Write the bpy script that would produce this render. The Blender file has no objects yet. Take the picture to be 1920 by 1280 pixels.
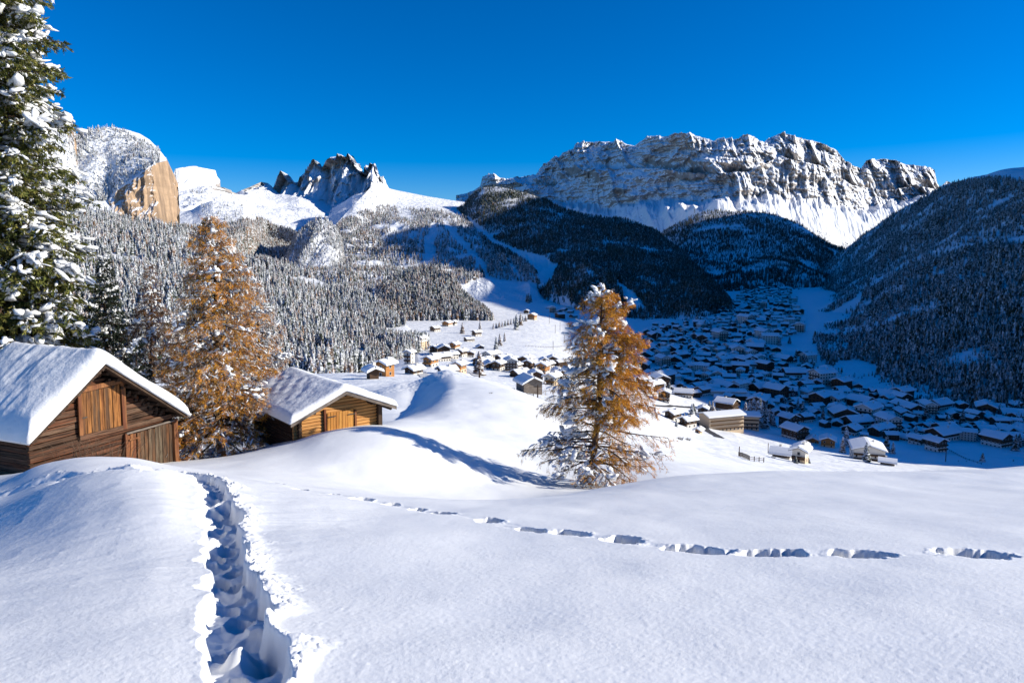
import bpy, bmesh, math, random
import numpy as np
from mathutils import Vector, Matrix
random.seed(7); rng = np.random.default_rng(7)
D = bpy.data; scn = bpy.context.scene
R = math.radians
# ------------------------------------------------------------ camera, sky, sun, exposure
FOC = 1280.0; PITCH = 5.0; CY = 582.0            # photo pixels (1920 x 1280); horizon at y = 470
cam = D.objects.new('camera', D.cameras.new('camera')); scn.collection.objects.link(cam)
cam.data.sensor_width = 36; cam.data.lens = 24
cam.data.shift_y = -(640-CY)/1920.0
cam.rotation_euler = (R(90-PITCH), 0, 0); cam.location = (0, 0, 0)
cam.data.clip_start = 0.2; cam.data.clip_end = 60000
scn.camera = cam
scn.render.resolution_x = 1024; scn.render.resolution_y = 682
SUN_EL, SUN_BACK = 25.0, 0.5                     # elevation; degrees behind the camera's right
SB, CB = math.sin(R(SUN_BACK)), math.cos(R(SUN_BACK))
S = Vector((math.cos(R(SUN_EL))*CB, -math.cos(R(SUN_EL))*SB, math.sin(R(SUN_EL))))
sun = D.objects.new('sun', D.lights.new('sun', 'SUN')); scn.collection.objects.link(sun)
sun.data.energy = 4.9; sun.data.angle = R(0.5); sun.data.color = (1.0, 0.935, 0.79)
sun.rotation_euler = S.to_track_quat('Z', 'Y').to_euler(); sun.location = (60, -30, 60)
w = D.worlds.new('World'); scn.world = w; w.use_nodes = True
nt = w.node_tree; bg = nt.nodes['Background']
sky = nt.nodes.new('ShaderNodeTexSky'); sky.sky_type = 'NISHITA'; sky.sun_disc = False
sky.sun_elevation = R(SUN_EL); sky.sun_rotation = math.atan2(S.x, S.y)
sky.altitude = 1800; sky.air_density = 1.0; sky.dust_density = 0.9; sky.ozone_density = 3.0
hs = nt.nodes.new('ShaderNodeHueSaturation'); hs.inputs['Saturation'].default_value = 1.7; hs.inputs['Value'].default_value = 1.0
mu = nt.nodes.new('ShaderNodeMix'); mu.data_type = 'RGBA'; mu.blend_type = 'MULTIPLY'; mu.inputs[0].default_value = 1
mu.inputs[7].default_value = (0.75, 0.93, 1.2, 1)
nt.links.new(sky.outputs[0], hs.inputs['Color']); nt.links.new(hs.outputs[0], mu.inputs[6]); nt.links.new(mu.outputs[2], bg.inputs[0])
bg.inputs[1].default_value = 0.088
scn.view_settings.view_transform = 'Standard'; scn.view_settings.look = 'None'
scn.view_settings.exposure = 0.44; scn.view_settings.gamma = 1
scn.render.engine = 'CYCLES'
scn.cycles.max_bounces = 4; scn.cycles.diffuse_bounces = 1; scn.cycles.glossy_bounces = 1; scn.cycles.transparent_max_bounces = 4

# ------------------------------------------------------------ helpers
def asv(px, py):
    """photo pixel -> (x/y, z/y) of its sight line"""
    u = (np.asarray(px, float)-960)/FOC; v = (CY-np.asarray(py, float))/FOC
    c, s = math.cos(R(PITCH)), math.sin(R(PITCH))
    yy = c+v*s; return u/yy, (v*c-s)/yy
def at(px, py, d):
    a, s = asv(px, py); return Vector((float(a)*d, d, float(s)*d))
def project(P):
    P = np.asarray(P); c, s = math.cos(R(PITCH)), math.sin(R(PITCH))
    f = P[..., 1]*c-P[..., 2]*s; up = P[..., 1]*s+P[..., 2]*c
    return 960+FOC*P[..., 0]/f, CY-FOC*up/f
def _h(ix, iy, iz):
    n = (ix.astype(np.int64)*374761393+iy.astype(np.int64)*668265263+iz.astype(np.int64)*2147483647*3) & 0xffffffff
    n = ((n ^ (n >> 13))*1274126177) & 0xffffffff
    n = ((n ^ (n >> 16))*2246822519) & 0xffffffff
    return ((n ^ (n >> 15)) & 0xffffff)/float(0xffffff)
def noise(x, y, z=0.0):
    x, y, z = np.broadcast_arrays(np.asarray(x, float), np.asarray(y, float), np.asarray(z, float))
    ix, iy, iz = np.floor(x), np.floor(y), np.floor(z)
    fx, fy, fz = x-ix, y-iy, z-iz
    fx, fy, fz = [t*t*t*(t*(t*6-15)+10) for t in (fx, fy, fz)]
    o = 0
    for dx in (0, 1):
        for dy in (0, 1):
            for dz in (0, 1):
                wt = (fx if dx else 1-fx)*(fy if dy else 1-fy)*(fz if dz else 1-fz)
                o = o+wt*_h(ix+dx, iy+dy, iz+dz)
    return o*2-1
def fbm(x, y, z=0.0, o=4, g=0.5):
    t = 0; a = 1; f = 1
    for i in range(o):
        t = t+a*noise(x*f+17.3*i, y*f+5.1*i, np.asarray(z)*f); a *= g; f *= 2.03
    return t
def ridged(x, y, z=0.0, o=4, g=0.5):
    t = 0; a = 1; f = 1
    for i in range(o):
        t = t+a*(1-2*np.abs(noise(x*f+11.7*i, y*f+3.9*i, np.asarray(z)*f))); a *= g; f *= 2.07
    return t
def lumps(x, y, cell, seed, fill=.8):
    """rounded lumps: height of the highest dome over each point, in cells"""
    gx, gy = x/cell, y/cell; ix, iy = np.floor(gx), np.floor(gy); o = np.zeros(x.shape)
    for dx in (-1, 0, 1):
        for dy in (-1, 0, 1):
            jx, jy = ix+dx, iy+dy; k = np.full(x.shape, float(seed)); r = .22+.42*_h(jx, jy, k+3)
            r = r*(_h(jx, jy, k+7) < fill); cx = jx+.15+.7*_h(jx, jy, k); cy = jy+.15+.7*_h(jx, jy, k+1)
            o = np.maximum(o, np.sqrt(np.maximum(r*r-(gx-cx)**2-(gy-cy)**2, 0)))
    return o*cell
def gsm(T, sg, axis):
    if sg <= 0: return T
    r = int(3*sg)+1; k = np.exp(-0.5*(np.arange(-r, r+1)/sg)**2); k /= k.sum()
    P = np.pad(T, [(r, r) if i == axis else (0, 0) for i in range(T.ndim)], mode='edge')
    return np.apply_along_axis(lambda v: np.convolve(v, k, 'valid'), axis, P)
def sstep(e0, e1, x):
    t = np.clip((x-e0)/(e1-e0), 0, 1); return t*t*(3-2*t)
def link(o, parent=None):
    scn.collection.objects.link(o)
    if parent is not None: o.parent = parent
    return o
def tag(o, label=None, cat=None, group=None, kind=None):
    for k, v in (('label', label), ('category', cat), ('group', group), ('kind', kind)):
        if v: o[k] = v
    return o
def empty(name, loc, rz=0.0, sc=1.0):
    o = D.objects.new(name, None); link(o); o.location = loc; o.rotation_euler = (0, 0, rz); o.scale = (sc,)*3; o.empty_display_size = .5
    return o
def np_mesh(name, V, F, mats, parent=None, smooth=True, midx=None, col=None):
    """F: (n,3) or (n,4) int array"""
    V = np.asarray(V, np.float32); F = np.asarray(F, np.int32); k = F.shape[1]; n = len(F)
    me = D.meshes.new(name); me.vertices.add(len(V)); me.vertices.foreach_set('co', V.ravel())
    me.loops.add(n*k); me.loops.foreach_set('vertex_index', F.ravel())
    me.polygons.add(n); me.polygons.foreach_set('loop_start', np.arange(0, n*k, k, dtype=np.int32))
    me.polygons.foreach_set('loop_total', np.full(n, k, np.int32))
    me.polygons.foreach_set('use_smooth', np.full(n, smooth, bool))
    for m in (mats if isinstance(mats, (list, tuple)) else [mats]): me.materials.append(m)
    if midx is not None: me.polygons.foreach_set('material_index', np.asarray(midx, np.int32))
    if col is not None:
        at_ = me.attributes.new('tint', 'FLOAT_COLOR', 'POINT')
        c = np.ones((len(V), 4), np.float32); c[:, :3] = col; at_.data.foreach_set('color', c.ravel())
    me.update(); me.validate(clean_customdata=False)
    return link(D.objects.new(name, me), parent)
class MB:
    """collects polygons, several materials, for ONE mesh object"""
    def __init__(s): s.v = []; s.f = []; s.m = []
    def add(s, vs, fs, m=0):
        b = len(s.v); s.v += [tuple(v) for v in vs]; s.f += [tuple(b+i for i in f) for f in fs]; s.m += [m]*len(fs); return s
    def box(s, c, size, m=0, rot=None, jit=0.0):
        hx, hy, hz = [q/2 for q in size]; vs = []
        for x, y, z in ((-1,-1,-1),(1,-1,-1),(1,1,-1),(-1,1,-1),(-1,-1,1),(1,-1,1),(1,1,1),(-1,1,1)):
            p = Vector((x*hx+random.uniform(-jit, jit), y*hy+random.uniform(-jit, jit), z*hz+random.uniform(-jit, jit)))
            if rot is not None: p = rot @ p
            vs.append(p+Vector(c))
        return s.add(vs, [(0,3,2,1),(4,5,6,7),(0,1,5,4),(1,2,6,5),(2,3,7,6),(3,0,4,7)], m)
    def tube(s, pts, rads, n=6, m=0, cap=True):
        pts = [Vector(p) for p in pts]; b = len(s.v); N = len(pts); u = None
        for i, p in enumerate(pts):
            t = (pts[min(i+1, N-1)]-pts[max(i-1, 0)])
            t = t.normalized() if t.length > 1e-9 else Vector((0, 0, 1))
            if u is None:
                u = t.orthogonal().normalized()
            else:
                u = (u-t*u.dot(t)); u = u.normalized() if u.length > 1e-6 else t.orthogonal().normalized()
            v = t.cross(u)
            for k in range(n):
                a = 2*math.pi*k/n; s.v.append(tuple(p+(u*math.cos(a)+v*math.sin(a))*rads[i]))
        for i in range(N-1):
            for k in range(n):
                s.f.append((b+i*n+k, b+i*n+(k+1) % n, b+(i+1)*n+(k+1) % n, b+(i+1)*n+k)); s.m.append(m)
        if cap:
            s.f.append(tuple(b+k for k in range(n))[::-1]); s.m.append(m)
            s.f.append(tuple(b+(N-1)*n+k for k in range(n))); s.m.append(m)
        return s
    def build(s, name, mats, parent=None, smooth=False, bevel=0):
        me = D.meshes.new(name); me.from_pydata(s.v, [], s.f)
        for m in (mats if isinstance(mats, (list, tuple)) else [mats]): me.materials.append(m)
        me.polygons.foreach_set('material_index', s.m)
        me.polygons.foreach_set('use_smooth', [smooth]*len(s.f)); me.update()
        o = link(D.objects.new(name, me), parent)
        if bevel:
            b = o.modifiers.new('bevel', 'BEVEL'); b.width = bevel; b.segments = 1
        return o

# ------------------------------------------------------------ materials
def mat(name, rough=0.8, spec=0.3):
    m = D.materials.new(name); m.use_nodes = True; nt = m.node_tree
    b = nt.nodes['Principled BSDF']; b.inputs['Roughness'].default_value = rough; b.inputs['Specular IOR Level'].default_value = spec
    return m, nt, b
def nd(nt, t, **kw):
    n = nt.nodes.new(t)
    for k, v in kw.items():
        if k in n.inputs: n.inputs[k].default_value = v
        else: setattr(n, k, v)
    return n
def coord(nt, kind='Object', scale=(1, 1, 1)):
    if kind == 'World': o = nd(nt, 'ShaderNodeNewGeometry').outputs['Position']
    else: o = nd(nt, 'ShaderNodeTexCoord').outputs[kind]
    mp = nd(nt, 'ShaderNodeMapping'); mp.inputs['Scale'].default_value = scale; nt.links.new(o, mp.inputs[0]); return mp.outputs[0]
def noi(nt, co, scale, detail=4, rough=0.55):
    n = nd(nt, 'ShaderNodeTexNoise', Scale=scale, Detail=detail, Roughness=rough); nt.links.new(co, n.inputs['Vector']); return n.outputs['Fac']
def ramp(nt, fac, stops):
    r = nd(nt, 'ShaderNodeValToRGB'); e = r.color_ramp.elements
    while len(e) < len(stops): e.new(0.5)
    for i, (p, c) in enumerate(stops):
        e[i].position = p; e[i].color = (c, c, c, 1) if isinstance(c, (int, float)) else (*c, 1)
    nt.links.new(fac, r.inputs[0]); return r.outputs[0]
def mth(nt, op, a, b=None, c=None):
    n = nd(nt, 'ShaderNodeMath', operation=op)
    for i, v in enumerate((a, b, c)):
        if v is None: continue
        if isinstance(v, (int, float)): n.inputs[i].default_value = v
        else: nt.links.new(v, n.inputs[i])
    return n.outputs[0]
def mixc(nt, fac, a, b):
    n = nd(nt, 'ShaderNodeMix', data_type='RGBA')
    for i, v in ((0, fac), (6, a), (7, b)):
        if isinstance(v, (int, float)): n.inputs[i].default_value = v
        elif isinstance(v, tuple): n.inputs[i].default_value = (*v, 1)
        else: nt.links.new(v, n.inputs[i])
    return n.outputs[2]
def bump(nt, b, h, strength, dist):
    n = nd(nt, 'ShaderNodeBump', Strength=strength, Distance=dist); nt.links.new(h, n.inputs['Height']); nt.links.new(n.outputs[0], b.inputs['Normal'])

SNOWC = (0.84, 0.86, 0.90)
def mat_snow(name, grain=True, sc=1.0):
    m, nt, b = mat(name, 0.55, 0.35)
    co = coord(nt, 'World')
    n1 = noi(nt, co, 0.6*sc, 5); 
    nt.links.new(ramp(nt, n1, [(0.3, (0.81, 0.82, 0.84)), (0.75, (0.87, 0.875, 0.885))]), b.inputs['Base Color'])
    if grain:
        h = mth(nt, 'ADD', mth(nt, 'MULTIPLY', noi(nt, co, 70, 3, 0.8), 0.4), mth(nt, 'MULTIPLY', noi(nt, co, 2.2, 3, 0.5), 0.5))
        h = mth(nt, 'MULTIPLY', h, ramp(nt, noi(nt, co, 0.55, 3, 0.6), [(0.38, 0.25), (0.65, 1.25)]))
        bump(nt, b, h, 0.55, 0.018)
        # ice grains that glint
        v = nd(nt, 'ShaderNodeTexNoise', Scale=160.0, Detail=1.0); nt.links.new(co, v.inputs['Vector'])
        nt.links.new(ramp(nt, v.outputs['Fac'], [(0.60, 0.6), (0.70, 0.22)]), b.inputs['Roughness'])
    else:
        bump(nt, b, noi(nt, co, 1.5*sc, 5, 0.6), 0.4, 0.3/sc)
    return m
M = {}
M['snow'] = mat_snow('snow_fresh')
M['snow_far'] = mat_snow('snow_far', False, 0.05)
M['snow_roof'] = mat_snow('snow_roof', False, 2.0)
def mat_rocksnow(name, c1, c2, thr, wid, sc, nz=0.35, warm=None):
    m, nt, b = mat(name, 0.8, 0.2)
    g = nd(nt, 'ShaderNodeNewGeometry'); sep = nd(nt, 'ShaderNodeSeparateXYZ'); nt.links.new(g.outputs['True Normal'], sep.inputs[0])
    co = coord(nt, 'World', (1, 1, 0.45)); cs = coord(nt, 'World', (1, 1, 0.12)); ch = coord(nt, 'World', (0.15, 0.15, 1))
    n1 = noi(nt, co, sc, 7, 0.65); n2 = noi(nt, cs, sc*1.7, 5, 0.6); n3 = noi(nt, ch, sc*2.2, 5, 0.6)
    t = mth(nt, 'ADD', sep.outputs[2], mth(nt, 'MULTIPLY', mth(nt, 'SUBTRACT', n1, 0.5), nz*2))
    t = mth(nt, 'ADD', t, mth(nt, 'MULTIPLY', mth(nt, 'SUBTRACT', n2, 0.5), nz*1.6))
    f = ramp(nt, t, [(thr-wid, 0.0), (thr+wid, 1.0)])
    rock = mixc(nt, ramp(nt, n2, [(0.35, 0.0), (0.65, 1.0)]), c1, c2)
    rock = mixc(nt, ramp(nt, n3, [(0.46, 0.0), (0.62, 0.35)]), rock, tuple(q*0.45 for q in c1))
    nt.links.new(mixc(nt, f, rock, SNOWC), b.inputs['Base Color'])
    bump(nt, b, mth(nt, 'ADD', n1, n2), 0.8, 0.35/sc)
    return m
M['sella'] = mat_rocksnow('rock_sella', (0.52, 0.44, 0.38), (0.38, 0.35, 0.33), -0.01, 0.07, 0.020, 0.62)
M['cir'] = mat_rocksnow('rock_cir', (0.50, 0.44, 0.40), (0.34, 0.32, 0.31), -0.05, 0.07, 0.025, 0.42)
M['stevia'] = mat_rocksnow('rock_stevia', (0.60, 0.41, 0.26), (0.24, 0.17, 0.12), 0.46, 0.06, 0.028, .34)
def mat_tint(name, rough=0.8):
    m, nt, b = mat(name, rough, 0.15)
    a = nd(nt, 'ShaderNodeAttribute', attribute_name='tint'); nt.links.new(a.outputs['Color'], b.inputs['Base Color'])
    return m
M['tint'] = mat_tint('foliage_tinted')

# ------------------------------------------------------------ near ground and valley: one height table
# rows of constant distance: (d, [(px, py), ...])
ROWS = [
 (9.0, [(-600,1120),(-200,1100),(0,1080),(150,1058),(280,1043),(400,1045),(2300,1045)]),
 (12.0, [(-600,1100),(-300,1080),(-60,1035),(60,995),(150,963),(240,943),(310,944),(350,958),(420,975),(600,984),(2300,984)]),
 (16.0, [(-600,1060),(-300,1030),(-50,980),(20,945),(80,915),(150,888),(220,871),(290,870),(350,890),(420,905),(520,922),(700,938),(900,946),(1100,944),(1300,940),(2300,938)]),
 (20.0, [(-600,1000),(-300,985),(-50,950),(20,935),(80,912),(150,893),(220,884),(290,884),(350,892),(430,897),(520,908),(620,918),(730,930),(900,936),(1000,935),(1100,928),(1300,913),(2300,908)]),
 (25.0, [(-600,990),(-300,960),(-50,925),(20,897),(60,874),(120,859),(180,853),(250,857),(330,876),(400,886),(480,890),(600,910),(730,932),(850,945),(950,941),(1050,928),(1150,907),(1230,893),(1300,885),(1500,881),(1700,879),(1920,872),(2300,866)]),
 (30.0, [(-600,940),(-300,920),(-50,895),(60,884),(180,876),(330,876),(400,874),(480,872),(600,885),(730,912),(850,938),(930,943),(1000,937),(1110,921),(1200,905),(1300,893),(1500,892),(1920,890),(2300,890)]),
 (36.0, [(-600,930),(-300,915),(0,892),(330,868),(420,858),(480,847),(560,830),(600,815),(640,807),(680,804),(720,807),(760,816),(800,833),(850,858),(900,880),(1000,908),(1110,919),(1250,906),(1350,900),(1500,905),(1920,915),(2300,920)]),
 (43.0, [(-600,920),(-300,905),(0,884),(330,865),(420,855),(500,835),(570,812),(640,799),(700,794),(750,800),(800,817),(900,852),(1000,880),(1110,893),(1250,890),(1400,900),(1920,935),(2300,950)]),
 (50.0, [(-600,910),(0,876),(330,860),(420,850),(500,840),(560,832),(640,812),(700,797),(750,790),(800,797),(900,825),(1000,848),(1110,865),(1250,870),(1400,890),(1920,960),(2300,990)]),
 (58.0, [(-600,900),(0,868),(330,850),(500,838),(640,812),(700,795),(750,784),(800,787),(860,794),(930,800),(1000,812),(1100,838),(1250,855),(1400,885),(1920,980),(2300,1010)]),
 (68.0, [(-600,890),(0,855),(330,840),(500,828),(640,808),(700,795),(750,790),(800,798),(860,800),(930,795),(1000,795),(1100,815),(1250,845),(1400,880),(1920,990),(2300,1030)]),
 (80.0, [(-600,870),(0,840),(330,825),(500,808),(640,775),(700,766),(750,768),(800,775),(850,776),(900,770),(960,768),(1020,775),(1100,798),(1250,838),(1400,875),(1920,1000),(2300,1040)]),
 (90.0, [(-600,850),(0,830),(330,815),(500,795),(640,765),(700,748),(750,742),(800,748),(850,755),(900,752),(960,755),(1020,766),(1100,792),(1250,832),(1400,870),(1920,1000),(2300,1040)]),
 (130.0, [(-600,800),(0,780),(340,770),(500,750),(640,735),(740,725),(840,722),(960,742),(1060,760),(1200,800),(1300,852),(1500,890),(1920,980),(2300,1010)]),
 (200.0, [(-600,760),(0,740),(340,735),(500,725),(640,710),(740,712),(840,716),(900,728),(960,738),(1060,750),(1200,795),(1300,836),(1500,874),(1920,930),(2300,960)]),
 (300.0, [(-600,740),(0,720),(340,715),(500,710),(640,700),(760,706),(840,712),(900,718),(970,734),(1060,742),(1200,785),(1300,822),(1500,861),(1700,890),(1920,905),(2300,920)]),
 (430.0, [(-600,720),(340,700),(640,702),(700,700),(760,686),(840,690),(900,700),(1000,707),(1060,717),(1100,730),(1200,768),(1300,808),(1500,845),(1700,868),(1920,880),(2300,890)]),
 (560.0, [(-600,700),(340,700),(640,698),(700,690),(760,668),(840,665),(900,670),(1000,677),(1060,690),(1100,705),(1200,742),(1300,772),(1400,791),(1500,803),(1700,814),(1920,820),(2800,820)]),
 (800.0, [(-600,650),(640,640),(760,630),(900,632),(1000,640),(1060,652),(1100,665),(1200,693),(1300,700),(1500,706),(1920,712),(2800,715)]),
 (1200.0, [(-600,600),(700,592),(900,592),(1000,594),(1060,603),(1100,610),(1200,618),(1920,622),(2800,625)]),
 (1800.0, [(-600,560),(760,560),(860,550),(900,546),(1000,555),(1100,564),(1920,568),(2800,570)]),
 (2600.0, [(-600,530),(760,520),(900,514),(1000,528),(1100,538),(1300,541),(1450,536),(2800,536)]),
 (4000.0, [(-600,510),(1300,512),(1450,505),(2800,505)]),
 (7000.0, [(-600,495),(2800,490)]),
]
TA = np.linspace(-1.35, 1.75, 1240); TU = np.linspace(1/2.2, 1/7000.0, 10)
TD = np.exp(np.linspace(math.log(2.2), math.log(6900), 760))
_rows = [np.full(len(TA), -2.3/2.4)]; _ds = [2.4]
_rows.append(np.full(len(TA), -(1.72+.26*4.5)/4.5)); _ds.append(4.5)
for d_, c_ in ROWS:
    a_, s_ = asv([c[0] for c in c_], [c[1] for c in c_]); _rows.append(np.interp(TA, a_, s_)); _ds.append(d_)
_rows = np.array(_rows); _ds = np.array(_ds)
T = np.empty((len(TD), len(TA)))
for j in range(len(TA)): T[:, j] = np.interp(-1/TD, -1/_ds, _rows[:, j])
T = gsm(gsm(T, 3.0, 0), 6.0, 1)
T[TD > 110] = T[TD > 110]
def knoll(x, y):
    xc = -4.2-(y-62)*.095; e = sstep(54, 70, y)*sstep(118, 92, y); q = x-xc
    n = .5*noise(y*.12, 3.0, 2.0)
    lip = sstep(-7.4, -1.0, q+n)*np.exp(-np.maximum(q+1.2, 0)**2/(2*9.0**2))
    return e*3.0*lip+sstep(88, 97, y)*sstep(125, 102, y)*1.9*np.exp(-(x+13.0)**2/(2*5.5**2))
def baseZ(x, y):
    x = np.asarray(x, float); y = np.asarray(y, float); yc = np.maximum(y, 2.4)
    a = np.clip(x/yc, TA[0], TA[-1]-1e-6); ld = np.log(np.clip(yc, TD[0], TD[-1]*.9999))
    fi = (ld-math.log(TD[0]))/(math.log(TD[-1])-math.log(TD[0]))*(len(TD)-1); fj = (a-TA[0])/(TA[-1]-TA[0])*(len(TA)-1)
    i = np.clip(fi.astype(int), 0, len(TD)-2); j = np.clip(fj.astype(int), 0, len(TA)-2); fi = fi-i; fj = fj-j
    s = (T[i, j]*(1-fj)+T[i, j+1]*fj)*(1-fi)+(T[i+1, j]*(1-fj)+T[i+1, j+1]*fj)*fi
    z = s*yc+np.where((yc > 50) & (yc < 130), knoll(x, yc), 0)
    return np.where(y < 2.4, z+0.26*(2.4-y), z)
def hitg(px, py, dmin=3.0, dmax=6000.0):
    """first ground point on the sight line through a photo pixel"""
    a, s = asv(px, py); dd = np.exp(np.linspace(math.log(dmin), math.log(dmax), 3000))
    g = baseZ(float(a)*dd, dd)/dd-float(s); k = np.where(g >= 0)[0]
    d = dd[k[0]] if len(k) else dmax
    return Vector((float(a)*d, d, float(baseZ(float(a)*d, d))))
def poly_in(poly, x, y):
    x = np.asarray(x); y = np.asarray(y); ins = np.zeros(x.shape, bool); n = len(poly)
    for i in range(n):
        x0, y0 = poly[i]; x1, y1 = poly[(i+1) % n]
        if y0 == y1: continue
        c = ((y0 > y) != (y1 > y)) & (x < (x1-x0)*(y-y0)/(y1-y0)+x0); ins ^= c
    return ins
# ------------------------------------------------------------ trails trodden into the near snow
TRP = [(476,1330,.23,.34),(468,1283,.24,.34),(452,1200,.27,.35),(436,1125,.31,.36),(424,1050,.30,.36),(412,995,.33,.38),(409,945,.38,.40),(398,912,.36,.36),(372,893,.34,.30),(330,884,.36,.26),(270,877,.34,.22),(200,880,.40,.16),(120,893,.55,.16),(50,913,.60,.18),(-40,940,.60,.18)]
_tp = [hitg(p[0], p[1]) for p in TRP]
TX = np.array([(p.x, p.y) for p in _tp]); TW = np.array([p[2] for p in TRP]); TDP = np.array([p[3] for p in TRP])
FPP = [(2040,1030),(1825,1041),(1618,1043),(1447,1037),(1302,1030),(1172,1011),(1062,998),(1000,990),(912,974),(832,959),(780,951),(735,942),(680,935),(620,926),(565,916),(520,906),(470,897)]
_fp = [hitg(*p) for p in FPP]; FX = np.array([(p.x, p.y) for p in _fp])
LUMPS = [(hitg(a, b).x, hitg(a, b).y, r_, h_) for a, b, r_, h_ in ((455,1205,.13,.17),(402,1000,.13,.18),(418,935,.2,.2))]
def detail(x, y):
    """displacement of the near snow: ripples, wind crust, the deep trench, the line of footprints"""
    dz = 0.05*fbm(x*0.40, y*0.40, 1.0, 2)+0.0035*fbm(x*2.2+3, y*1.3, 4.0, 2)
    nearf = np.clip(1.6-y/14.0, 0, 1)
    dz = dz+nearf*0.0016*fbm(x*21, y*21, 2.0, 3, .7)+nearf*.004*fbm(x*.9+y*.3, y*3.2, 6.0, 2)
    # sastrugi on the left mound
    lf = sstep(-1.5, -3.5, x)*sstep(5, 8, y)*sstep(22, 18, y)
    dz = dz+lf*0.007*ridged(x*1.1+y*.4, y*3.4-x*1.0, 7.0, 3)
    # trench
    best = np.full(x.shape, 9.0); tw = np.ones(x.shape); tdp = np.ones(x.shape); tt = np.zeros(x.shape); side = np.zeros(x.shape)
    acc = 0.0
    for i in range(len(TX)-1):
        A, B = TX[i], TX[i+1]; L = np.hypot(*(B-A)); u = (B-A)/L
        rx, ry = x-A[0], y-A[1]; t = np.clip(rx*u[0]+ry*u[1], 0, L)
        qx, qy = rx-t*u[0], ry-t*u[1]; q = np.hypot(qx, qy); m = q < best
        best = np.where(m, q, best); f = t/L
        tw = np.where(m, TW[i]*(1-f)+TW[i+1]*f, tw); tdp = np.where(m, TDP[i]*(1-f)+TDP[i+1]*f, tdp)
        tt = np.where(m, acc+t, tt); side = np.where(m, np.sign(u[0]*ry-u[1]*rx), side); acc += L
    k = best < 1.6
    if k.any():
        xb, yb, q, wv, dp, tv, sd = x[k], y[k], best[k], tw[k], tdp[k], tt[k], side[k]
        right = (sd < 0)
        step = tv/0.62; foot = np.sin(step*math.pi*2); 
        w_ = wv*(1+0.30*noise(xb*1.6, yb*1.6, 5)+0.13*noise(xb*5, yb*5, 6)+0.06*foot*sd)
        r = q/w_
        wall = 1-sstep(0.84, 1.0, r)
        lat = q*sd; pk = np.zeros(q.shape); n0 = np.round(tv/.44)
        for j_ in (-1, 0, 1):
            n_ = n0+j_; ce = .44*n_+.07*np.sin(n_*5.1); la = np.where(n_ % 2 == 0, .085, -.085)+.03*np.sin(n_*3.7); rr = .9+.2*np.sin(n_*7.7)
            pk = np.maximum(pk, np.sqrt(np.maximum(0, 1-((tv-ce)/(.31*rr))**2-((lat-la)/(.19*rr))**2))*(.8+.2*np.sin(n_*2.9)))
        floor = dp*(.66+.50*pk+.22*noise(xb*2.6, yb*2.6, 9)+.05*noise(xb*8, yb*8, 3))+.008*noise(xb*20, yb*20, 3)
        for (lx, ly, lr, lh) in LUMPS: floor = floor-lh*np.exp(-(((xb-lx)/lr)**2+((yb-ly)/(lr*1.25))**2)**1.5)
        wall = 1-sstep(.72+.12*noise(xb*2.2, yb*2.2, 61)-.45*sstep(.30, .22, dp), 1.0, r)
        lp = lumps(xb, yb, .15, 5, .75)*.6+lumps(xb+3.3, yb, .075, 9, .8)*.55+lumps(xb, yb+1.7, .035, 21, .8)*.5
        ins = q > w_*.93
        rim = np.exp(-(np.maximum(q-w_*1.1, 0)/(wv*np.where(right, .50+.35*noise(xb*1.4, yb*1.4, 77), .16)))**2)*ins
        far_ = np.exp(-np.maximum(q-w_*1.2, 0)/(wv*np.where(right, .8, .2)))*ins
        spot = sstep(-.15, .35, noise(xb*2.3, yb*2.3, 31)+.25*(1-q/1.2))
        rz = sstep(.18, .32, dp)*rim*(np.where(right, .05, .0)+np.where(right, 1.0, .16)*lp*(.5+.5*spot))
        cr = far_*right*sstep(.45, .8, noise(xb*3.0, yb*3.0, 41)*.5+.5*np.exp(-np.maximum(q-w_, 0)/.35)+.2)*(lumps(xb, yb, .09, 33, .4)*.8+lumps(xb, yb, .045, 37, .5)*.8)
        dz[k] = dz[k]*(1-wall*.6)-wall*floor+rz+cr
    # footprints
    for i in range(len(FX)-1):
        c = FX[i]; u = FX[max(i-1, 0)]-FX[i+1]; L = np.hypot(*u); u = u/L; n = np.array([-u[1], u[0]])
        rx, ry = x-c[0], y-c[1]; al = rx*u[0]+ry*u[1]; pe = rx*n[0]+ry*n[1]
        k = (np.abs(al) < 1.5) & (np.abs(pe) < 0.9)
        if not k.any(): continue
        al, pe = al[k]+.09*noise(x[k]*4, y[k]*4, i), pe[k]+.07*noise(x[k]*5, y[k]*5, i+50)+.05*math.sin(i*2.9)+al[k]*.10*math.sin(i*1.3)
        ll = 0.45+0.06*math.sin(i*2.3); ww = 0.27+.03*math.sin(i*1.7)
        if 5 < i: ll *= .82; ww *= .9
        if i >= 10: ll *= .7
        r = np.sqrt((al/ll)**2+(pe/ww)**2)+0.10*noise(x[k]*13, y[k]*13, 20+i)
        h = 1-sstep(0.70, 1.02, r); dp = 0.50 if i < 11 else 0.26
        dr = np.exp(-(pe/0.12)**2)*sstep(1.0, .55, np.abs(al))*0.018        # drag mark between the steps
        cl = np.exp(-((r-1.15)/.16)**2)*(0.008+0.35*lumps(x[k], y[k], .07, 55, .5))*(pe > -.5*ww)
        dz[k] += -dp*h-dr*(1-h)+cl
    return dz
def _unused(x, y):
    x = np.atleast_1d(np.asarray(x, float)); y = np.atleast_1d(np.asarray(y, float))
    return baseZ(x, y)+np.where(y < 70, detail(x, y)*0.0, 0)
def gz(x, y): return float(baseZ(np.array([x]), np.array([y]))[0])
def grid_faces(nr, nc):
    i, j = np.meshgrid(np.arange(nr-1), np.arange(nc-1), indexing='ij'); b = (i*nc+j).ravel()
    return np.stack([b, b+1, b+nc+1, b+nc], 1)
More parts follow.
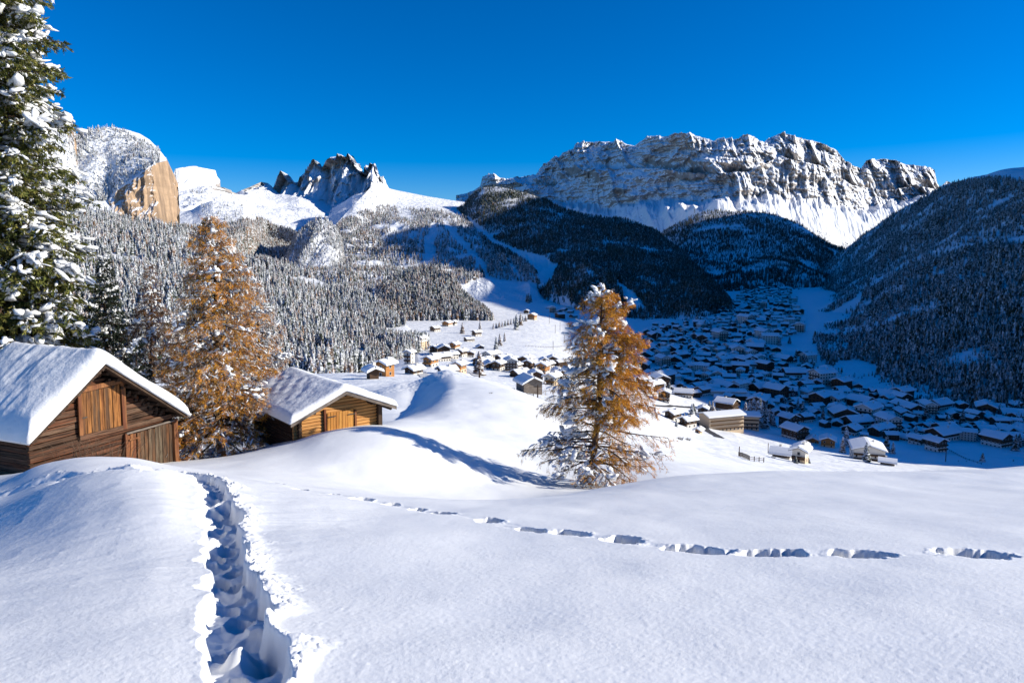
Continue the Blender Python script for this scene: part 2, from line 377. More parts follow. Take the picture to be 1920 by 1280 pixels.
def ground_patch(name, avals, dvals, m, det=True, drop=0.0):
    A, Dd = np.meshgrid(avals, dvals); X = A*Dd; Y = Dd; Z = baseZ(X, Y)-drop
    if det: Z = Z+detail(X.ravel(), Y.ravel()).reshape(X.shape)
    o = np_mesh(name, np.stack([X, Y, Z], -1).reshape(-1, 3), grid_faces(*X.shape), m)
    return tag(o, kind='structure')
ground_patch('snow_field', np.linspace(-1.12, 1.12, 1500), np.exp(np.linspace(math.log(3.2), math.log(92), 980)), M['snow'])
# ground round the camera and behind it, so nothing ends under the viewer's feet
xs = np.linspace(-40, 40, 110); ys = np.linspace(-30, 3.3, 60); X, Y = np.meshgrid(xs, ys)
tag(np_mesh('snow_field', np.stack([X, Y, baseZ(X, Y)-.03], -1).reshape(-1, 3), grid_faces(*X.shape), M['snow']), kind='structure')

# valley floor
def valley_detail(x, y):
    return (0.5*fbm(x*.02, y*.02, 3, 3)+.25*fbm(x*.08, y*.08, 5, 3))*sstep(90, 200, y)
A, Dd = np.meshgrid(np.linspace(-1.3, 1.7, 900), np.exp(np.linspace(math.log(88), math.log(6800), 520)))
X = A*Dd; Y = Dd; Z = baseZ(X, Y)-.12*(Y < 95)+valley_detail(X, Y)
tag(np_mesh('valley_floor', np.stack([X, Y, Z], -1).reshape(-1, 3), grid_faces(*X.shape), M['snow_far']), kind='structure')

# ------------------------------------------------------------ mountains: sheets between contour lines (px, py, distance)
class Sheet:
    def __init__(s, name, curves, nc, segs, m, disp=None, sm=None, a0=None, a1=None, kind='structure'):
        cs = []
        for c in curves:
            a_, s_ = asv([p[0] for p in c], [p[1] for p in c]); cs.append((a_, s_, np.array([p[2] for p in c], float)))
        a0 = max(c[0].min() for c in cs) if a0 is None else a0; a1 = min(c[0].max() for c in cs) if a1 is None else a1
        s.a = np.linspace(a0, a1, nc); S_, D_ = [], []
        for k, (a_, s_, d_) in enumerate(cs):
            o = np.argsort(a_, kind='stable'); sg = (sm[k] if sm else 0)
            S_.append(gsm(np.interp(s.a, a_[o], s_[o])[None], sg, 1)[0]); D_.append(gsm(np.interp(s.a, a_[o], d_[o])[None], max(sg, 2), 1)[0])
        Sg, Dg, v = [], [], []
        for k in range(len(cs)-1):
            n = segs[k]
            for i in range(n+(k == len(cs)-2)):
                t = i/n; d = D_[k]*(1-t)+D_[k+1]*t; z = S_[k]*D_[k]*(1-t)+S_[k+1]*D_[k+1]*t
                Dg.append(d); Sg.append(z/d); v.append(k+t)
        Dg = np.array(Dg); Sg = np.array(Sg); Ag = np.broadcast_to(s.a, Dg.shape); s.v = np.array(v)
        P = np.stack([Ag*Dg, Dg, Sg*Dg], -1)
        if disp is not None: P = disp(P, s.v[:, None]+0*Ag)
        s.P = P; s.px, s.py = project(P)
        s.o = tag(np_mesh(name, P.reshape(-1, 3), grid_faces(*Dg.shape), m), kind=kind)
    def pick(s, n, fn=None):
        """n random points of the surface (seen or hidden), with their photo pixel"""
        nr, nc = s.px.shape; i = rng.uniform(0, nr-1.001, n); j = rng.uniform(0, nc-1.001, n)
        i0, j0 = i.astype(int), j.astype(int); fi, fj = (i-i0)[:, None], (j-j0)[:, None]; P = s.P
        p = (P[i0, j0]*(1-fj)+P[i0, j0+1]*fj)*(1-fi)+(P[i0+1, j0]*(1-fj)+P[i0+1, j0+1]*fj)*fi
        px, py = project(p); return p, px, py
def ext(c, dpy, dd):  # shifted copy of a curve
    return [(p[0], p[1]+dpy, p[2]+dd) for p in c]

# Sella massif
_sx = np.arange(700, 2000, 5.0); _sy = gsm(np.interp(_sx, [860, 1000, 1150, 1290, 1345, 1450, 1560, 1700, 1800], [11000, 10000, 8600, 7150, 7000, 7500, 8200, 9000, 9500])[None], 9, 1)[0]
SEd = lambda px: np.interp(px, _sx, _sy)
def sc(pts, off): return [(p[0], p[1], float(SEd(p[0]))+off) for p in pts]
se_base = [(855,400),(1000,410),(1150,430),(1240,450),(1400,430),(1500,450),(1590,475),(1680,440),(1800,400)]
se_foot = [(855,385),(930,385),(1000,378),(1100,398),(1160,405),(1230,400),(1290,395),(1345,385),(1400,380),(1450,388),(1500,390),(1600,400),(1650,392),(1700,380),(1760,362),(1800,365)]
se_led = [(855,378),(900,372),(930,358),(1000,350),(1040,345),(1052,328),(1100,308),(1200,304),(1280,318),(1340,328),(1400,322),(1460,300),(1540,305),(1580,330),(1600,338),(1660,345),(1720,345),(1760,358),(1800,362)]
se_led = [(q, p-0+9*float(noise(q*.021, 2.0, 3.0))+4*float(noise(q*.07, 5.0, 1.0))) for q, p in se_led]
se_top = [(855,374),(868,370),(880,360),(900,345),(905,330),(915,325),(930,325),(938,330),(950,332),(975,329),(1005,327),(1012,314),(1020,305),(1030,299),(1040,289),(1048,292),(1055,283),(1075,276),(1078,268),(1083,265),(1100,264),(1130,262),(1150,263),(1156,257),(1165,261),(1175,268),(1190,270),(1200,263),(1208,260),(1213,253),(1230,251),(1245,254),(1260,252),(1290,250),(1296,247),(1305,251),(1330,258),(1338,262),(1345,258),(1385,259),(1393,252),(1405,250),(1415,254),(1424,264),(1432,264),(1442,255),(1455,253),(1475,248),(1485,252),(1500,256),(1530,263),(1550,271),(1570,281),(1585,300),(1600,308),(1615,313),(1624,299),(1640,297),(1655,295),(1668,297),(1690,302),(1700,306),(1715,307),(1730,311),(1745,312),(1752,319),(1757,338),(1762,356),(1767,345),(1775,336),(1783,340),(1788,348),(1800,358)]
def gash(x, z, f, k, p=.75):   # sharp buttresses between gullies, 0 at the buttress, 1 in the gully
    return np.clip(np.abs(noise(x*f, z*f*.16, k))*2.1, 0, 1)**p
def sella_disp(P, v):
    x, y, z = P[..., 0], P[..., 1], P[..., 2]
    wall = sstep(1.0, 1.25, v); led = sstep(1.9, 2.2, v)*sstep(3.2, 2.9, v); up = sstep(2.8, 3.2, v)
    xs = x+80*noise(x*.003, z*.004, 9)+up*130
    def G(f, k, p=.75): return np.clip(np.abs(noise(xs*f, z*f*.32, k+up*.6)+.25*noise(xs*f*.5, z*f*.9, k+9))*2.0, 0, 1)**p
    g0 = G(.0015, 7.7); g1 = G(.0042, 1.7); g2 = G(.012, 3.1); g3 = G(.036, 5.5, .9)
    dy = wall*(420*g0+190*g1+62*g2+20*g3)+wall*(75*fbm(x*.006, z*.010, 2, 3)+26*fbm(x*.03, z*.03, 6, 3))+wall*(1-led)*(16*ridged(x*.004, z*.03, 2, 2))
    dz = -led*(70*g0+60*g1+24*g2)+led*24*noise(x*.02, 3, 3)-sstep(.2, 1, v)*sstep(2.0, 1.6, v)*30*g1
    dz = dz-sstep(3.4, 3.95, v)*sstep(4.6, 4, v)*(26*g1+20*g2+10*g3)+wall*6*noise(x*.05, z*.05, 4)
    dz = dz+sstep(0, .6, v)*sstep(1.5, .9, v)*(40*ridged(x*.0042+1, .2, 3.0, 2)+16*ridged(x*.012, y*.004, 3, 3)+30*fbm(x*.008, y*.008, 5, 4))
    dz = dz+sstep(3.75, 4.0, v)*sstep(4.6, 4.0, v)*(12*noise(x*.012, 1.0, 2)+12*noise(x*.035, 2.0, 2)+12)
    k = (y+dy)/y
    return np.stack([x*k, y+dy, z*k+dz], -1)
sella = Sheet('mountain', [sc(se_base, -350), sc(se_foot, 0), sc(se_led, 330), sc([(p[0], p[1]-7) for p in se_led], 680), sc(se_top, 960), sc([(p[0], p[1]+6) for p in se_top], 1500), sc([(p[0], 420) for p in se_top], 2600)],
              1500, [36, 62, 16, 80, 10, 8], M['sella'], sella_disp)

# Cir peaks, tower and the snowy saddle
ci = [(300,345,3150),(322,336,3200),(328,314,3230),(350,309,3330),(370,309,3430),(376,322,3460),(384,330,3500),(389,346,3530),(402,348,3500),(415,353,3600),(436,364,3900),(450,357,4800),(470,349,4900),(490,340,5000),(500,349,5000),(509,357,5000),(514,345,5000),(520,326,5000),(527,320,5000),(534,328,5000),(542,334,5000),(549,338,5000),(555,345,5000),(560,334,5000),(572,318,4900),(580,304,4900),(588,299,4900),(594,305,4900),(602,313,4900),(607,310,4900),(611,297,4800),(620,291,4800),(630,289,4800),(640,287,4800),(652,291,4800),(662,298,4800),(672,313,4700),(681,321,4600),(686,308,4500),(693,305,4500),(700,309,4500),(708,326,4400),(716,340,4400),(726,353,4300),(750,358,4300),(800,368,4300),(850,376,4300),(880,380,4300),(920,390,4300)]
ci_foot = [(300,352,3050),(389,350,3400),(436,367,3800),(500,360,4700),(515,366,4600),(540,368,4600),(560,372,4500),(590,385,4400),(615,402,4350),(640,385,4250),(660,370,4200),(690,360,4100),(726,362,4000),(800,374,4100),(920,398,4100)]
ci_bowl = [(300,400,2700),(389,400,2700),(436,395,3000),(480,400,3500),(560,425,3300),(620,435,3200),(650,420,3400),(690,400,3600),(726,385,3800),(800,382,3900),(920,410,3900)]
ci_low = [(300,450,2200),(436,440,2400),(520,450,2700),(620,460,2700),(726,420,3300),(920,430,3600)]
def cir_disp(P, v):
    x, y, z = P[..., 0], P[..., 1], P[..., 2]; pk = project(P)[0]
    wall = sstep(2.0, 2.15, v)*sstep(3.1, 3.0, v)*(pk < 735)
    g1 = gash(x, z, .011, 3.3, .8); g2 = gash(x+20*noise(z*.02, x*.02, 1), z, .03, 6.1); g3 = gash(x, z, .075, 9.0)
    y = y+wall*(150*g1+75*g2+26*g3)
    peaks = (pk > 505)*(pk < 730)+(pk < 392)*.35
    z = z+sstep(2.6, 3.0, v)*sstep(3.9, 3.0, v)*peaks*(16*noise(x*.05, 3.0, 1)+10*noise(x*.13, 1.0, 4)-26*gash(x, x*0, .024, 3.0, 2))
    k = sstep(.2, .8, v)*sstep(2.2, 1.7, v)
    z = z+k*(16*fbm(x*.006, y*.006, 1, 4)+9*ridged(x*.02, y*.01, 2, 3)*sstep(480, 440, pk))
    return np.stack([x, y, z], -1)
cir = Sheet('mountain', [ci_low, ci_bowl, ci_foot, ci, ext(ci, 6, 300), ext(ci, 120, 900)], 900, [20, 40, 90, 6, 6], M['cir'], cir_disp)

# Stevia: wooded dome with an ochre cliff
st_top = [(-450,60,1500),(-100,110,1616),(0,150,1650),(60,185,1692),(100,205,1720),(125,218,1740),(138,240,1750),(143,252,1754),(155,248,1764),(180,241,1784),(210,238,1808),(240,244,1832),(262,251,1849),(280,262,1864),(298,280,1878),(312,298,1900),(322,318,1916),(329,333,1928),(337,350,1958),(343,375,1982),(350,420,2010)]
st_ct = [(-450,300,1350),(0,330,1480),(150,372,1560),(205,374,1590),(222,356,1590),(250,338,1600),(268,324,1614),(288,308,1630),(312,302,1688),(322,322,1728),(329,340,1756),(337,356,1809),(343,382,1851),(350,424,1900)]
st_cf = [(-450,390,1300),(0,390,1430),(150,396,1510),(205,400,1550),(225,412,1560),(260,420,1578),(300,425,1610),(330,430,1680),(345,436,1771),(358,440,1850)]
st_b = [(-450,450,1380),(0,450,1380),(150,450,1400),(300,470,1380),(358,480,1380)]
def st_disp(P, v):
    x, y, z = P[..., 0], P[..., 1], P[..., 2]; px = project(P)[0]
    wall = sstep(.95, 1.05, v)*sstep(2.05, 1.95, v)*sstep(190, 230, px)
    y = y-wall*(8*ridged(x*.05, z*.016, 2, 4, .6)+6*noise(x*.02, z*.02, 3)+3*noise(x*.09, z*.07, 5))
    z = z+sstep(2.05, 2.3, v)*sstep(3, 2.6, v)*14*fbm(x*.012, y*.012, 2, 4)+sstep(1, .5, v)*sstep(0, .3, v)*10*fbm(x*.012, y*.012, 4, 3)
    return np.stack([x, y, z], -1)
stevia = Sheet('mountain', [st_b, st_cf, st_ct, st_top, ext(st_top, 15, 120), ext(st_top, 300, 500)], 700, [25, 60, 90, 5, 5], M['stevia'], st_disp)

# slopes below the Cir: wooded shoulder with ski runs
cs_top = [(300,400,2300),(340,398,2350),(360,393,2350),(375,384,2350),(398,376,2350),(430,378,2400),(458,386,2400),(464,404,2400),(480,412,2450),(520,425,2500),(560,436,2500),(600,436,2500),(630,420,2650),(650,398,2900),(665,382,3000),(685,362,3200),(700,345,3400),(714,341,3600),(722,350,3700),(735,355,3750),(770,364,3800),(800,369,3850),(835,375,3900),(868,380,3900),(885,395,3700),(900,405,3500),(950,425,3200),(1000,450,3000),(1050,480,2800)]
cs_m1 = [(300,425,2100),(466,425,2100),(500,440,2500),(540,460,2500),(600,470,2450),(650,440,2500),(690,420,2800),(740,400,3100),(800,400,3100),(850,408,3000),(880,425,2900),(950,450,2700),(1000,470,2500),(1050,500,2400)]
cs_m2 = [(300,450,1800),(420,465,1850),(480,498,2250),(540,505,2250),(640,500,1950),(700,480,2150),(760,470,2250),(820,475,2200),(900,495,2050),(1000,515,1950),(1050,540,1900)]
cs_b = [(300,500,1350),(450,530,1300),(560,575,1150),(650,600,1100),(700,612,1080),(760,590,1250),(850,565,1500),(900,560,1600),(1000,565,1650),(1050,575,1650)]
def cs_disp(P, v):
    x, y, z = P[..., 0], P[..., 1], P[..., 2]; k = sstep(0, .5, v)*sstep(3, 2.4, v)
    z = z+k*(26*fbm(x*.0035, y*.0035, 2, 4)+8*ridged(x*.012, y*.006, 2, 3))
    return np.stack([x, y, z], -1)
M['cs'] = mat_rocksnow('rock_slope', (0.30, 0.20, 0.14), (0.22, 0.17, 0.14), 0.28, 0.05, 0.02)
csh = Sheet('hillside', [ext(cs_b, 25, -120), cs_b, cs_m2, cs_m1, cs_top, ext(cs_top, 30, 300)], 520, [8, 50, 50, 60, 6], M['cs'], cs_disp)
# rocky knoll in front of it
rh_t = [(525,505,2300),(538,478,2300),(550,455,2300),(562,438,2300),(575,422,2300),(590,412,2300),(602,410,2300),(615,414,2300),(628,425,2290),(640,445,2270),(648,470,2250),(655,500,2220),(662,535,2180),(670,560,2150)]
rh_b = [(525,545,1800),(560,580,1650),(600,600,1600),(640,600,1600),(670,600,1650)]
def rh_disp(P, v):
    x, y, z = P[..., 0], P[..., 1], P[..., 2]; k = sstep(0, .3, v)*sstep(1.05, .9, v)
    return np.stack([x, y-k*22*ridged(x*.014, z*.008, 2, 4, .55), z], -1)
rhs = Sheet('hillside', [rh_b, rh_t, ext(rh_t, 45, 200), ext(rh_t, 120, 500)], 220, [110, 10, 10], M['cs'], rh_disp)
# wooded knoll by the meadow
wk_t = [(675,600,1150),(700,560,1200),(712,538,1220),(740,518,1250),(770,508,1270),(800,504,1280),(830,512,1270),(852,528,1250),(866,552,1220),(885,570,1180),(905,578,1150),(920,592,1120),(925,600,1110)]
wk_b = [(675,612,1030),(700,610,1050),(760,606,1080),(850,602,1090),(925,602,1100)]
wks = Sheet('hillside', [ext(wk_b, 6, -10), wk_b, wk_t, ext(wk_t, 30, 200), ext(wk_t, 90, 350)], 200, [2, 60, 12, 8], M['cs'], lambda P, v: np.stack([P[..., 0], P[..., 1], P[..., 2]+sstep(1, 1.5, v)*sstep(3, 2, v)*5*fbm(P[..., 0]*.01, P[..., 1]*.01, 2, 3)], -1))
# left wooded slope
lf_b = [(-600,760,300),(-300,755,320),(0,745,340),(340,730,370),(500,718,400),(600,705,440),(660,702,480),(700,698,510),(760,676,560),(790,654,610),(806,645,640)]
lf_m = [(-600,600,470),(0,585,520),(340,565,580),(500,590,620),(600,612,640),(660,622,640),(700,636,640),(760,640,642),(790,641,644),(806,643,645)]
lf_t = [(-600,350,800),(0,370,950),(150,400,1030),(330,430,1120),(350,436,1130),(400,460,1130),(450,480,1130),(520,496,1070),(560,510,1015),(620,535,927),(680,562,830),(720,585,770),(760,608,710),(785,628,680),(806,642,655)]
def lf_disp(P, v):
    x, y, z = P[..., 0], P[..., 1], P[..., 2]; k = sstep(0, .5, v)*sstep(2, 1.6, v)
    return np.stack([x, y, z+k*(9*fbm(x*.012, y*.012, 2, 4)+3*fbm(x*.04, y*.04, 3, 2))], -1)
lfs = Sheet('hillside', [ext(lf_b, 30, -25), lf_b, lf_m, lf_t, ext(lf_t, 25, 150), ext(lf_t, 90, 350)], 420, [4, 60, 110, 6, 6], M['snow_far'], lf_disp)
# dark wooded ridges under the massif
g_t = [(845,400,3500),(868,386,3500),(880,372,3500),(892,362,3500),(905,352,3450),(930,350,3450),(955,354,3400),(975,360,3400),(1000,366,3300),(1025,378,3200),(1050,391,3150),(1080,400,3100),(1110,404,3100),(1140,410,3100),(1170,411,3100),(1195,418,3050),(1215,428,3000),(1235,438,2900),(1260,458,2600),(1290,485,2350),(1320,515,2100),(1340,535,1950),(1358,556,1800),(1372,572,1700)]
g_m = [(845,440,3000),(900,440,2800),(1000,455,2450),(1100,470,2300),(1200,490,2150),(1290,520,1950),(1340,550,1750),(1372,580,1600)]
g_b = [(845,500,2200),(900,510,2050),(1000,545,1800),(1100,580,1500),(1180,600,1400),(1280,612,1330),(1300,598,1400),(1350,580,1550),(1372,590,1500)]
def g_disp(P, v):
    x, y, z = P[..., 0], P[..., 1], P[..., 2]; k = sstep(0, .4, v)*sstep(2.02, 1.5, v)
    return np.stack([x, y, z+k*(24*fbm(x*.0045, y*.0045, 6, 4)+7*ridged(x*.02, y*.006, 2, 3))], -1)
gs = Sheet('hillside', [ext(g_b, 20, -60), g_b, g_m, g_t, ext(g_t, 30, 300), ext(g_t, 150, 900)], 420, [5, 60, 60, 6, 6], M['snow_far'], g_disp)
h_t = [(1190,470,3900),(1230,442,4000),(1260,425,4100),(1290,408,4100),(1320,398,4100),(1345,395,4100),(1370,397,4000),(1400,397,3950),(1430,399,3900),(1450,402,3900),(1475,410,3900),(1500,421,3900),(1525,438,3850),(1545,451,3800),(1570,463,3700),(1590,470,3600),(1640,490,3500)]
h_b = [(1190,530,2500),(1300,545,2400),(1400,548,2350),(1500,545,2400),(1640,560,2600)]
h_m = [(1190,490,3200),(1300,470,3200),(1400,465,3200),(1500,480,3100),(1640,520,3000)]
hsx = Sheet('hillside', [ext(h_b, 15, -60), h_b, h_m, h_t, ext(h_t, 40, 400), ext(h_t, 150, 900)], 300, [5, 50, 50, 6, 6], M['snow_far'], g_disp)
# right wooded slope and its ridge beyond the picture's edge
j_t = [(1380,600,3300),(1450,565,3200),(1500,531,3100),(1530,510,3050),(1560,487,3000),(1590,463,2900),(1620,441,2800),(1660,411,2650),(1700,386,2500),(1740,366,2350),(1780,351,2200),(1815,340,2100),(1850,334,2000),(1885,328,1950),(1920,322,1900),(2000,300,1850),(2300,240,1700),(2800,200,1500),(3400,250,1100)]
j_m = [(1380,602,2600),(1480,590,2450),(1540,570,2250),(1620,530,2050),(1700,490,1850),(1800,450,1650),(1920,430,1500),(2300,380,1250),(2800,330,1000),(3400,330,800)]
j_b = [(1380,606,1500),(1480,612,1350),(1510,625,1200),(1530,655,1000),(1560,690,880),(1640,708,830),(1700,725,770),(1760,742,720),(1850,756,680),(1920,764,660),(2300,800,570),(2800,850,480),(3400,900,400)]
def j_disp(P, v):
    x, y, z = P[..., 0], P[..., 1], P[..., 2]; k = sstep(1.0, 1.4, v)*sstep(3.02, 2.6, v)
    return np.stack([x, y, z+k*(16*fbm(x*.005, y*.005, 6, 4)+4*ridged(x*.02, y*.012, 2, 3))], -1)
js = Sheet('hillside', [ext(j_b, 30, -60), j_b, j_m, j_t, ext(j_t, 30, 200), ext(j_t, 250, 700)], 620, [4, 90, 90, 6, 6], M['snow_far'], j_disp)
r_t = [(1760,352,3600),(1820,333,3500),(1850,328,3450),(1880,320,3400),(1900,316,3400),(1925,313,3400),(2000,300,3400),(2300,240,3300)]
rs = Sheet('mountain', [ext(r_t, 40, -500), r_t, ext(r_t, 60, 500)], 120, [30, 10], M['snow_far'], lambda P, v: np.stack([P[..., 0], P[..., 1], P[..., 2]+sstep(0, .5, v)*6*fbm(P[..., 0]*.01, P[..., 1]*.01, 2, 4)], -1))
# far crags showing right of the big ridge are part of its rim; the high massif to the right, out of the
# picture, carries the shadow that lies over the valley: its crest follows from where that shadow ends
TN = math.tan(R(SUN_EL))
def pq(x, y): return x*SB+y*CB, x*CB-y*SB
term = [(1640,862,505),(1420,792,560),(1215,752,600),(1062,650,800),(1062,604,1050),(985,588,1250),(880,545,1700),(690,492,2050),(700,446,2450),(860,432,2850),(1000,368,3250),(1400,398,3950)]
pr = []
for px_, py_, d_ in term:
    v_ = at(px_, py_, d_) if d_ > 1300 else hitg(px_, py_, 150); z_ = v_.z; p_, q_ = pq(v_.x, v_.y); qc_ = 1.22*p_+120; pr.append((p_, qc_, z_+TN*(qc_-q_)))
pr.sort(); print('crest', [tuple(int(q) for q in t) for t in pr])
pp = np.array([pr[0][0]-45]+[t[0] for t in pr]+[pr[-1][0]+700, pr[-1][0]+2200])
hh = np.array([-160]+[t[2] for t in pr]+[700, 100])
pv = np.concatenate([np.linspace(pp[0]-60, 1500, 120), np.linspace(1515, pp[-1], 120)])
hv = gsm(np.interp(pv, pp, hh)[None], 1.2, 1)[0]
rowsP = []
for off, fr in ((-1.0, 0), (-.62, .32), (-.3, .68), (-.12, .88), (0, 1), (.15, .8), (.6, .3), (1.2, 0)):
    qc = 1.22*pv+120; span = np.where(off < 0, 1, 1.4)*np.maximum(.35*(hv+200), 60); q = qc+off*span; z = -200+(hv+200)*fr
    x = pv*SB+q*CB; y = pv*CB-q*SB
    z = z+(0 < fr)*(fr < 1)*20*fbm(x*.006, y*.006, 2, 3)
    rowsP.append(np.stack([x, y, z], -1))
rowsP = np.array(rowsP); tag(np_mesh('mountain', rowsP.reshape(-1, 3), grid_faces(*rowsP.shape[:2]), M['sella']), kind='structure')
# ------------------------------------------------------------ distant conifers
def conifer(tiers, segs, slim=0.2, seed=0, trunk=0.06):
    """unit-height tree of ragged skirts: verts, tris, kind per vertex (0 inner, 1 outer edge, 2 trunk)"""
    r_ = np.random.default_rng(seed); V, F, K = [], [], []
    V += [(-.012, 0, 0), (.012, 0, 0), (0, .012, 0), (0, 0, .5)]; K += [2]*4; F += [(0, 1, 3), (1, 2, 3), (2, 0, 3)]
    for t in range(tiers):
        f = t/tiers; zb = trunk+(1-trunk)*(f**.92); zt = min(1.0, zb+(1-trunk)*(1.75/tiers)*(1-.2*f)); rad = slim*(1-f)**.8*(.85+.3*r_.random())+.012
        if t == tiers-1: zt = 1.0
        b = len(V); V.append((r_.normal(0, .004), r_.normal(0, .004), zt)); K.append(0); ph = r_.random()*6.28
        for k in range(segs):
            rr = rad*(.55+.65*r_.random()) if k % 2 else rad*(.85+.4*r_.random()); an = ph+6.283*k/segs+r_.normal(0, .12)
            V.append((math.cos(an)*rr, math.sin(an)*rr, zb-.25*rad*(.3+r_.random()))); K.append(1)
        for k in range(segs): F.append((b, b+1+k, b+1+(k+1) % segs))
    return np.array(V), np.array(F), np.array(K)
VFAR = [conifer(5, 6, .12+.03*(i % 3), 10+i) for i in range(6)]
VMID = [conifer(11, 9, .12+.035*(i % 3), 40+i) for i in range(8)]
GREEN = np.array((.032, .042, .022)); BROWN = np.array((.17, .095, .05)); SNW = np.array((.78, .80, .84)); TRK = np.array((.05, .035, .025))
def tree_arrays(P, H, var, frost, brown, tintmul=1.0):
    """many trees -> one vertex / face / colour array"""
    Vs, Fs, Cs = [], [], []; b = 0; n = len(P); vi = rng.integers(0, len(var), n)
    for q, (V, F, K) in enumerate(var):
        ix = np.where(vi == q)[0]
        if not len(ix): continue
        m = len(ix); an = rng.uniform(0, 6.283, m); c, s_ = np.cos(an), np.sin(an); h = H[ix]; wd = h*rng.uniform(.8, 1.25, m)
        X = (V[None, :, 0]*c[:, None]-V[None, :, 1]*s_[:, None])*wd[:, None]; Y = (V[None, :, 0]*s_[:, None]+V[None, :, 1]*c[:, None])*wd[:, None]; Z = V[None, :, 2]*h[:, None]
        W = np.stack([X, Y, Z], -1)+P[ix][:, None, :]; W[:, :, 2] -= .3
        br = (rng.random(m) < brown)[:, None, None]; g = rng.uniform(.7, 1.4, (m, 1, 1))
        basec = np.where(br, BROWN[None, None]*g, GREEN[None, None]*g)*tintmul
        fr = (frost+rng.normal(0, .12, m))[:, None]
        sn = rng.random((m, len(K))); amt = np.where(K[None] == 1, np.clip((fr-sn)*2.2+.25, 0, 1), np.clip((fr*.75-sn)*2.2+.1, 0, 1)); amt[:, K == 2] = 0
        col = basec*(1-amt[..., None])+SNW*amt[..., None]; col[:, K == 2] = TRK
        Fs.append((F[None]+(np.arange(m)*len(V))[:, None, None]+b).reshape(-1, 3)); Vs.append(W.reshape(-1, 3)); Cs.append(col.reshape(-1, 3)); b += m*len(V)
    return np.concatenate(Vs), np.concatenate(Fs), np.concatenate(Cs)
def forest(name, label, sheet, n, inc, exc=(), h=(13, 22), var=None, frost=.5, brown=.2, clump=.0, cat='forest', fn=None, split=None, gap=-.42):
    P, px, py = sheet.pick(n); k = np.zeros(len(P), bool)
    for pl in inc: k |= poly_in(pl, px, py)
    for pl in exc: k &= ~poly_in(pl, px, py)
    if clump: k &= (fbm(P[:, 0]*.012, P[:, 1]*.012, 4, 3)+rng.uniform(-.3, .3, len(P)) > clump-1)
    if fn is not None: k &= fn(P, px, py)
    P = P[k]; g_ = fbm(P[:, 0]*.011, P[:, 1]*.011, P[:, 2]*.01+8, 3); kp = g_ > gap-.3*rng.random(len(P)); P = P[kp]; g_ = g_[kp]; H = rng.uniform(*h, len(P))*np.clip(.92+.45*g_, .5, 1.4); near = None
    if split:                               # the ones that show largest become trees of their own
        o = np.argsort(P[:, 1]); near = (P[o[:split]], H[o[:split]]); P, H = P[o[split:]], H[o[split:]]
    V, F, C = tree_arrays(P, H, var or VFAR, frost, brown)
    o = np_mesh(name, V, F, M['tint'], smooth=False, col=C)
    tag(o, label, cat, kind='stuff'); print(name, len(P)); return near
BIG = [(-3000, -500), (4000, -500), (4000, 1500), (-3000, 1500)]
def thin(P, k):  # keep fraction
    return rng.random(len(P)) < k
near_lf = forest('forest', 'frosted grey and brown conifer wood covering the left slope above the log huts', lfs, 26000, [BIG],
    [[(585,652),(600,650),(640,684),(625,690)], [(640,640),(655,640),(690,676),(676,682)]], (9, 17), VMID, .58, .30, split=150)
forest('forest', 'snow-dusted conifers thickly covering the rounded dome left of the ochre cliff', stevia, 17000,
    [[(-400,-200),(0,100),(140,230),(200,230),(300,280),(300,305),(262,325),(215,358),(200,378),(130,372),(-400,330)], [(-400,390),(200,398),(260,425),(350,432),(358,500),(-400,500)]], (), (8, 13), VFAR, .74, .2, gap=-2.0)
forest('forest', 'pale frosted trees scattered over the rocky knoll below the jagged peaks', rhs, 5200, [BIG], (), (10, 16), VFAR, .66, .25, gap=-2.0, fn=lambda P, x, y: rng.random(len(P)) < .45+.55*(np.abs(x-(600+(y-410)*.1)) > 12))
forest('forest', 'reddish frosted larches and spruces on the small knoll beside the sunlit meadow', wks, 5000, [BIG], [[(700,612),(712,590),(700,560),(690,560)]], (13, 20), VMID, .48, .45)
RUNS = [[(806,420),(816,418),(822,440),(812,462),(820,480),(803,500),(790,495),(797,470),(793,450),(805,437)],
        [(826,412),(838,415),(858,438),(880,462),(908,492),(918,520),(906,515),(890,490),(862,462),(842,440)],
        [(866,400),(885,412),(930,450),(975,470),(1020,480),(1045,500),(1035,530),(1015,545),(1008,520),(990,495),(960,475),(930,462),(890,430)],
        [(938,470),(950,478),(975,515),(985,530),(972,525),(955,500)],
        [(700,330),(720,345),(800,360),(900,380),(900,396),(850,388),(800,382),(765,392),(740,380),(715,372)],
        [(700,545),(725,545),(718,590),(698,590)], [(745,385),(770,395),(770,415),(750,410)], [(845,545),(900,520),(1000,530),(1100,560),(1100,620),(860,620)]]
forest('forest', 'dense conifer wood with ski runs cut through it on the slope below the white pass', csh, 30000,
    [[(300,430),(345,425),(375,430),(460,415),(520,415),(560,440),(620,440),(650,405),(670,400),(720,385),(800,395),(840,400),(880,410),(1060,470),(1060,640),(300,640)]],
    RUNS+[[(470,360),(640,380),(640,420),(580,436),(500,412),(470,405)]], (12, 19), VFAR, .52, .45)
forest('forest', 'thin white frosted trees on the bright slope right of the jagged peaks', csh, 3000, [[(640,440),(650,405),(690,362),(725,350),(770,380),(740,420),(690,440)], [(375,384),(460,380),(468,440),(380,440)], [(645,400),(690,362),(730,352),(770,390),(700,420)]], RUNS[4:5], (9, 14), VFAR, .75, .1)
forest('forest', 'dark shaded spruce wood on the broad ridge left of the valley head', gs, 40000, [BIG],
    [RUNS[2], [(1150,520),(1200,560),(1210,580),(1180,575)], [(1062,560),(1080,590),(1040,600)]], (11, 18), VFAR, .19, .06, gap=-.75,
    fn=lambda P, x, y: rng.random(len(P)) < np.clip((y-348)/14, .25, 1))
